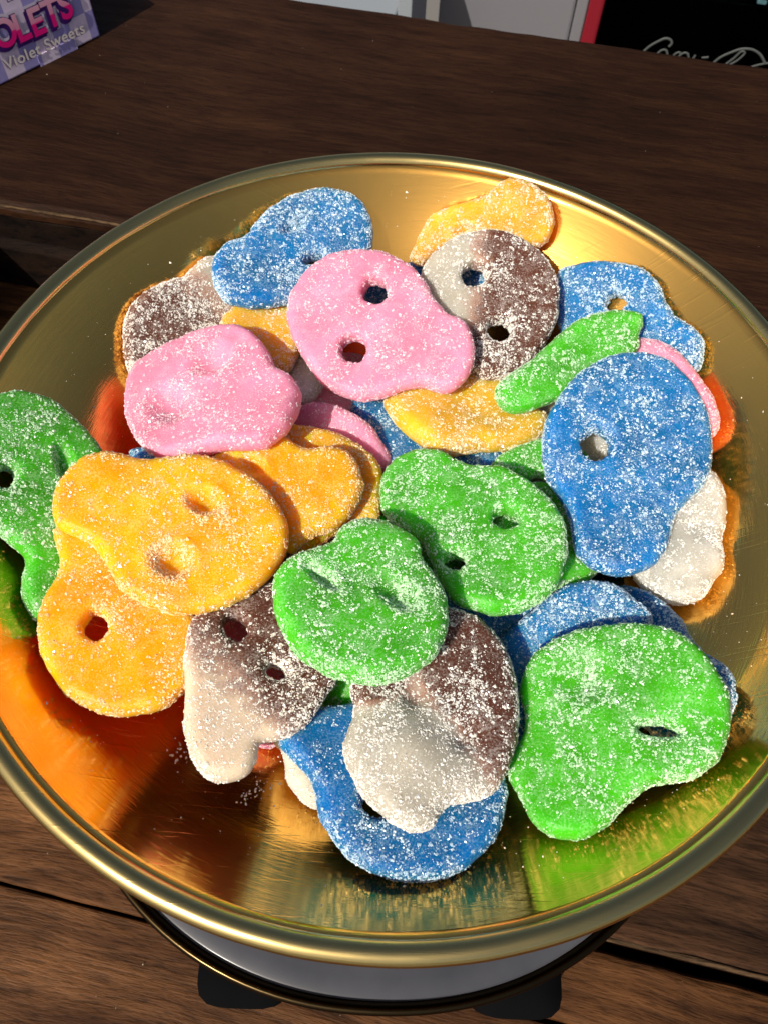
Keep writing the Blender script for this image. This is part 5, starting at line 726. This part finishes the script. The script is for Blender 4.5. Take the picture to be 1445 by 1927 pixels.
    wall2 = [(b, bidx[a], bidx[b]) for (a, b) in he if (b, a) not in he and not (share[a] and share[b])]
    if wall: faces += [np.array(wall), np.array(wall2)]
    faces = np.vstack(faces)
    me = fast_tris('gummy_candy', verts, faces, body, True)
    br = np.zeros(len(me.vertices))
    if c['grad']:
        wp, bpnt, bl = c['grad']; wp = np.array(wp); bpnt = np.array(bpnt); dv = bpnt - wp
        t = ((V2 - wp) @ dv) / (dv @ dv)
        t = t * .7 + .15
        for (x, y, r, amt) in bl: t = t + amt * np.exp(-((V2[:, 0] - x) ** 2 + (V2[:, 1] - y) ** 2) / (2 * (r * .6) ** 2))
        t = np.r_[t, t]
        br[:] = t[:len(br)] if len(t) >= len(br) else 0
        at = me.attributes.new('brown', 'FLOAT', 'POINT'); at.data.foreach_set('value', br.astype(np.float32))
    ob = bpy.data.objects.new('gummy_candy', me); COL.objects.link(ob)
    M4 = Matrix([list(r) for r in c['rot']]).to_4x4(); M4.translation = Vector(c['loc']) * 1e-3
    ob.matrix_world = M4
    tag(ob, LABELS[c['key']], 'sweet', 'sugared skull-shaped sweets in the bowl')
    # ---- sugar crystals
    tv = verts[faces]; cr = np.cross(tv[:, 1] - tv[:, 0], tv[:, 2] - tv[:, 0]); ar = np.linalg.norm(cr, axis=1) / 2; nr = cr / (2 * ar[:, None] + 1e-15)
    nz = nr[:, 2]
    fc = tv.mean(1)[:, :2] * 1e3
    hp = np.r_[heap, heap][np.clip(faces[:, 0], 0, 2 * nV - 1)]
    bq = np.r_[bare, bare][np.clip(faces[:, 0], 0, 2 * nV - 1)]
    eg = np.r_[do, do][np.clip(faces[:, 0], 0, 2 * nV - 1)]
    dens = (1 + .7 * np.exp(-(eg / 1.1) ** 2)) * (1 - .8 * bq) * np.where(nz > -.15, 1.0, .35) * (1 + 3.2 * hp) * np.clip(.85 + 1.5 * noise_arr(fc, .12, seed + 2) + 1.1 * noise_arr(fc, .5, seed + 3), .12, 3.2)
    wgt = ar * dens; ntot = int(SUGAR * FROST.get(c['key'], 1.0) * ar[nz > 0].sum() * 1e6)
    cum = np.cumsum(wgt); cum /= cum[-1]
    def sample(n):
        idx = np.searchsorted(cum, RNG.random(n)); u = RNG.random((n, 2)); fl = u.sum(1) > 1; u[fl] = 1 - u[fl]
        t = tv[idx]; return t[:, 0] + u[:, :1] * (t[:, 1] - t[:, 0]) + u[:, 1:] * (t[:, 2] - t[:, 0]), nr[idx]
    p1, n1 = sample(int(ntot * .62)); s1 = RNG.lognormal(math.log(.122), .52, len(p1)) * 1e-3
    # clusters: a few crystals stuck together
    pc, nc = sample(int(ntot * .115)); rep = 6
    p2 = np.repeat(pc, rep, 0); n2 = np.repeat(nc, rep, 0)
    jit = RNG.normal(size=p2.shape) * .24e-3; jit -= n2 * (jit * n2).sum(1)[:, None]; p2 = p2 + jit
    s2 = RNG.lognormal(math.log(.170), .44, len(p2)) * 1e-3
    pp_ = np.vstack([p1, p2]); nn_ = np.vstack([n1, n2]); ss = np.clip(np.r_[s1, s2], .06e-3, .42e-3)
    pp_ = pp_ + nn_ * (ss * RNG.uniform(-.05, .25, len(ss)))[:, None]
    gv, gf = grains(pp_, ss, nn_)
    ms = fast_tris('sugar_coating', gv, gf, sug, False)
    so = bpy.data.objects.new('sugar_coating', ms); COL.objects.link(so); so.parent = ob
    so['kind'] = 'stuff'
    return ob
FROST = {'G4': 1.35, 'G5': 1.2, 'B1': 1.5, 'B3': 1.4, 'B5': 1.3, 'B6': 1.3, 'B4': .85, 'O1': .95, 'O2': .9, 'G3': 1.05, 'P1': .8, 'P2': .75, 'BW1': 1.6, 'BW2': 1.35, 'BW3': 1.6, 'BW4': 1.1, 'W1': 1.8, 'Y2': 1.3, 'B8': 1.0, 'G1': 1.25}
SUGAR = 7.4      # crystals per square millimetre
for i, c in enumerate(DATA): make_candy(i, c)

# ------------------------------------------------------------------ loose sugar in the bowl and crumbs on the boards
def crumbs(name, label, pos, size, mat, kind='stuff'):
    v, f = grains(np.array(pos), np.array(size), np.tile((0., 0., 1.), (len(pos), 1))); me = fast_tris(name, v, f, mat, False)
    o = bpy.data.objects.new(name, me); COL.objects.link(o); tag(o, label, 'sugar', None, kind); return o
M_SUGAR = candy_mats('white')[1]
pos, siz = [], []
for j in range(1500):
    a = RNG.uniform(0, 2 * math.pi); r = .083 * math.sqrt(RNG.random()); s = float(np.clip(RNG.lognormal(math.log(.095), .5), .04, .35)) * 1e-3
    pos.append((r * math.cos(a), r * math.sin(a), zbowl(r) + s * .6)); siz.append(s)
for (x, y, n, sp) in ((-.0385, -.0560, 26, .0014), (-.0255, -.0640, 18, .0008), (-.022, -.0615, 22, .0013), (.043, -.0285, 16, .002)):
    for j in range(n):
        px_, py_ = x + RNG.normal() * sp, y + RNG.normal() * sp; r = math.hypot(px_, py_); s = RNG.uniform(.1, .3) * 1e-3
        pos.append((px_, py_, zbowl(r) + s * .6)); siz.append(s)
crumbs('loose_sugar', 'fine sugar crystals scattered over the bare brass inside the bowl', pos, siz, M_SUGAR)
pos, siz = [], []
for j in range(70):
    a, b = RNG.uniform(-.2, .22), RNG.uniform(.11, .24); s = float(np.clip(RNG.lognormal(math.log(.10), .5), .05, .35)) * 1e-3
    p = e1 * a + e2 * b; pos.append((p.x, p.y, Z_UP + s * .5)); siz.append(s)
for j in range(90):
    a, b = RNG.uniform(-.12, .12), RNG.uniform(-.13, -.07); s = float(np.clip(RNG.lognormal(math.log(.10), .5), .05, .4)) * 1e-3
    p = e1 * a + e2 * b; pos.append((p.x, p.y, Z_LOW + s * .5)); siz.append(s)
crumbs('table_crumbs', 'tiny pale crumbs and dust on the dark boards', pos, siz, simple('crumb', (0.26, 0.21, 0.15), 0.8))

# ------------------------------------------------------------------ violet sweet box
BD = Vector((0.67236, 0.74022, 0)); BN = Vector((0.74022, -0.67236, 0))
bx = bpy.data.objects.new('sweet_box', None); COL.objects.link(bx); bx.empty_display_size = .01
BMx = Matrix((BD, Vector((0, 0, 1)), BN)).transposed().to_4x4(); BMx.translation = (-0.12345 + BD.x * .0012, 0.22657 + BD.y * .0012, Z_UP + .0003)
bx.matrix_world = BMx            # local x along the face, y up, z out of the face
tag(bx, 'lilac and white checked cardboard box with pink lettering at the back left', 'box')
M_CARD, ntc, pc_ = new_mat('lilac_checked_card')
tcc = N(ntc, 'ShaderNodeTexCoord'); sxc = N(ntc, 'ShaderNodeSeparateXYZ'); L(ntc, tcc.outputs['Object'], sxc.inputs[0])
xx = math_(ntc, 'ADD', sxc.outputs[0], 0.0032)
fx_ = math_(ntc, 'FLOORED_MODULO' if False else 'FLOOR', math_(ntc, 'MULTIPLY', xx, 1 / .0076), 0)
fy_ = math_(ntc, 'FLOOR', math_(ntc, 'MULTIPLY', math_(ntc, 'SUBTRACT', sxc.outputs[1], 0.0105), 1 / .017), 0)
par = math_(ntc, 'PINGPONG', math_(ntc, 'ADD', fx_, fy_), 1.0)
nzc = N(ntc, 'ShaderNodeTexNoise', Scale=700.0, Detail=3.0); L(ntc, tcc.outputs['Object'], nzc.inputs[0])
ccol = mix(ntc, par, (0.80, 0.66, 0.82), (0.36, 0.31, 0.62))
ccol = mix(ntc, 0.25, ccol, ramp(ntc, [(0.3, 0.6), (0.7, 1.0)], nzc.outputs[0]).outputs[0], 'MULTIPLY')
L(ntc, ccol, pc_.inputs['Base Color']); pc_.inputs['Roughness'].default_value = 0.45
b_ = box_mesh('carton', -.085, .0008, 0, .030, -.045, 0, M_CARD, bx, .0007, 2)
box_mesh('flap', -.0275, -.0105, -.0002, .0040, .00012, .0005, M_CARD, bx)
M_TPURP = simple('purple_print', (0.045, 0.008, 0.13), 0.4)
M_TWHITE = simple('white_print', (0.66, 0.58, 0.70), 0.4)
M_TCREAM = simple('cream_print', (0.78, 0.70, 0.66), 0.4)
M_TPINK, ntk, pk = new_mat('pink_print')
tck = N(ntk, 'ShaderNodeTexCoord'); sxk = N(ntk, 'ShaderNodeSeparateXYZ'); L(ntk, tck.outputs['Object'], sxk.inputs[0])
rk = ramp(ntk, [(0.0, (0.80, 0.006, 0.20)), (0.44, (0.80, 0.008, 0.21)), (0.47, (0.78, 0.25, 0.40)), (1.0, (0.82, 0.40, 0.52))], math_(ntk, 'MULTIPLY', sxk.outputs[1], 1 / .0092))
L(ntk, rk.outputs[0], pk.inputs['Base Color']); pk.inputs['Roughness'].default_value = 0.4
def text_part(name, body, size, loc, mat, parent, offset=0.0, shear=0.0, space=1.0, sx=1.0, rz=0.0):
    cu = bpy.data.curves.new(name, 'FONT'); cu.body = body; cu.size = size; cu.offset = offset; cu.shear = shear; cu.space_character = space; cu.resolution_u = 6
    o = bpy.data.objects.new(name, cu); COL.objects.link(o); bpy.context.view_layer.update()
    me = bpy.data.meshes.new_from_object(o.evaluated_get(bpy.context.evaluated_depsgraph_get()))
    bpy.data.objects.remove(o)
    me.name = name; me.materials.clear(); me.materials.append(mat)
    q = link(bpy.data.objects.new(name, me), parent); q.location = loc; q.scale = (sx, 1, 1); q.rotation_euler = (0, 0, rz)
    return q
letters = [('V', -.0545, .0125), ('I', -.0455, .0122), ('O', -.0412, .0118), ('L', -.0325, .0112), ('E', -.0262, .0108), ('T', -.0200, .0112), ('S', -.0130, .0118)]
for ch, lx, ly in letters:
    text_part('letter_outline', ch, .0136, (lx, ly, .00060), M_TWHITE, bx, offset=.00155, sx=.86)
for ch, lx, ly in letters:
    text_part('letter_shadow', ch, .0136, (lx - .0010, ly - .0009, .00068), M_TPURP, bx, offset=.00085, sx=.86)
    text_part('letter_shadow', ch, .0136, (lx - .0003, ly - .0002, .00072), M_TPURP, bx, offset=.00085, sx=.86)
for ch, lx, ly in letters:
    text_part('letter', ch, .0136, (lx, ly, .00080), M_TPINK, bx, offset=.00038, sx=.86)
text_part('caption_shadow', 'Violet Sweets', .0058, (-.0412, .0042, .00084), M_TPURP, bx, offset=.00012, space=1.08, sx=1.02)
text_part('caption', 'Violet Sweets', .0058, (-.0410, .0044, .00090), M_TCREAM, bx, offset=.00012, space=1.08, sx=1.02)
text_part('caption', 'LB', .0030, (-.0315, .0250, .00090), M_TPURP, bx, offset=.00002)

# ------------------------------------------------------------------ drinks cooler behind the table
BB = 0.75
cool = empty('drinks_cooler', tuple(e2 * BB) [:2] + (-0.88,), YAW)
tag(cool, 'drinks cooler with panels dimmed to grey for shade, red trim and dark glass door behind the table', 'cooler')
M_WHITE = simple('shade_grey_panel', (0.13, 0.127, 0.138), 0.5)  # panel colour darkened to stand in for shade over the cooler
M_RED = simple('red_trim', (0.16, 0.002, 0.009), 0.4)
M_BLACK = simple('black_interior', (0.006, 0.006, 0.007), 0.5)
def zc(z): return z + 0.88
box_mesh('side_panel', -.105, .030, .0, .55, 0.02, 1.0, M_WHITE, cool, .003)
box_mesh('frame', .0305, .0415, -.006, .55, 0.02, 1.0, M_WHITE, cool, .0015)
box_mesh('red_trim', .042, .0565, -.012, .55, 0.02, 1.0, M_RED, cool, .003)
box_mesh('cabinet', .057, .70, .30, .55, 0.02, 1.0, M_BLACK, cool)
box_mesh('cabinet_floor', .057, .70, .0, .2995, 0.02, .12, M_BLACK, cool)
gl, ntg, pg = new_mat('dark_door_glass')
pg.inputs['Base Color'].default_value = (0.10, 0.11, 0.12, 1); pg.inputs['Roughness'].default_value = 0.06; pg.inputs['Transmission Weight'].default_value = 1.0; pg.inputs['IOR'].default_value = 1.05
box_mesh('glass_door', .0575, .70, -.004, .0, .0205, 1.0, gl, cool)
M_WIRE = simple('shelf_wire', (0.10, 0.13, 0.15), 0.35, 0.6)
for j in range(7):
    box_mesh('shelf_wire', .13 + j * .0125, .1312 + j * .0125, .05, .052, zc(-.315), zc(-.255), M_WIRE, cool)
for j in range(3):
    box_mesh('shelf_rail', .06, .69, .048, .0496, zc(-.3085 + .016 * j), zc(-.3073 + .016 * j), M_WIRE, cool)
M_GLINT, ngl, pgl = new_mat('cyan_emissive'); pgl.inputs['Emission Color'].default_value = (0.55, 1.0, 0.95, 1); pgl.inputs['Emission Strength'].default_value = 1.3
box_mesh('cyan_block', .1985, .2075, .020, .024, zc(-.2915), zc(-.2885), M_GLINT, cool, .001)  # small cyan emissive block behind the glass
M_SCRIPT = simple('pale_script_print', (0.05, 0.056, 0.054), 0.6)
def stroke(name, pts, r, mat, parent):
    cu = bpy.data.curves.new(name, 'CURVE'); cu.dimensions = '3D'; cu.bevel_depth = r; cu.bevel_resolution = 1; cu.resolution_u = 8
    sp = cu.splines.new('BEZIER'); sp.bezier_points.add(len(pts) - 1)
    for p, (x, z) in zip(sp.bezier_points, pts):
        p.co = (x, -.0052, zc(z)); p.handle_left_type = p.handle_right_type = 'AUTO'
    o = bpy.data.objects.new(name, cu); COL.objects.link(o); bpy.context.view_layer.update()
    me = bpy.data.meshes.new_from_object(o.evaluated_get(bpy.context.evaluated_depsgraph_get())); bpy.data.objects.remove(o)
    me.name = name; me.materials.clear(); me.materials.append(mat)
    v = np.zeros(len(me.vertices) * 3); me.vertices.foreach_get('co', v); v = v.reshape(-1, 3); v[:, 1] = -.0046 + (v[:, 1] + .0052) * .15; me.vertices.foreach_set('co', v.ravel().astype(np.float32))
    return link(bpy.data.objects.new(name, me), parent)
stroke('script_letter', [(.1285, -.3290), (.1300, -.3250), (.1255, -.3215), (.1160, -.3260), (.1060, -.3370), (.1010, -.3500), (.1060, -.3600), (.1180, -.3570), (.1260, -.3480)], .0013, M_SCRIPT, cool)
for x in (.1255, .1465): stroke('script_letter', [(x + .003, -.3335), (x - .001, -.3325), (x - .006, -.3380), (x - .007, -.3460), (x - .003, -.3500), (x + .003, -.3440), (x + .004, -.3370), (x + .002, -.3330)], .0011, M_SCRIPT, cool)
stroke('script_letter', [(.1430, -.3350), (.1400, -.3330), (.1350, -.3380), (.1340, -.3460), (.1385, -.3500), (.1440, -.3440)], .0011, M_SCRIPT, cool)
stroke('script_letter', [(.1560, -.3330), (.1545, -.3420), (.1565, -.3500), (.1600, -.3450)], .0011, M_SCRIPT, cool)
stroke('script_letter', [(.1630, -.3350), (.1690, -.3335)], .0011, M_SCRIPT, cool)
stroke('script_letter', [(.2240, -.3320), (.2130, -.3225), (.2000, -.3205), (.1880, -.3260), (.1770, -.3360), (.1730, -.3480), (.1790, -.3580), (.1920, -.3540)], .0013, M_SCRIPT, cool)
stroke('script_letter', [(.1860, -.3400), (.1920, -.3320), (.2000, -.3235), (.1985, -.3300), (.1900, -.3400), (.1870, -.3480)], .0011, M_SCRIPT, cool)
stroke('script_letter', [(.2120, -.3370), (.2200, -.3330), (.2290, -.3300)], .0011, M_SCRIPT, cool)
# ------------------------------------------------------------------ white paper carton by the cooler
wb = empty('white_carton', tuple(e1 * -.20 + e2 * .62)[:2] + (-0.88,), YAW)
tag(wb, 'white paper carton with open flaps beside the cooler', 'carton')
M_PAPER = simple('white_paper', (0.20, 0.22, 0.24), 0.6)
box_mesh('carton_body', -.16, .075, 0, .10, 0, .610, M_PAPER, wb, .002)
box_mesh('flap', -.15, .070, -.030, -.0275, .545, .625, M_PAPER, wb, .001).rotation_euler = (0.0, 0, 0.03)
box_mesh('flap', .0755, .0885, .01, .09, .54, .640, M_PAPER, wb, .001)
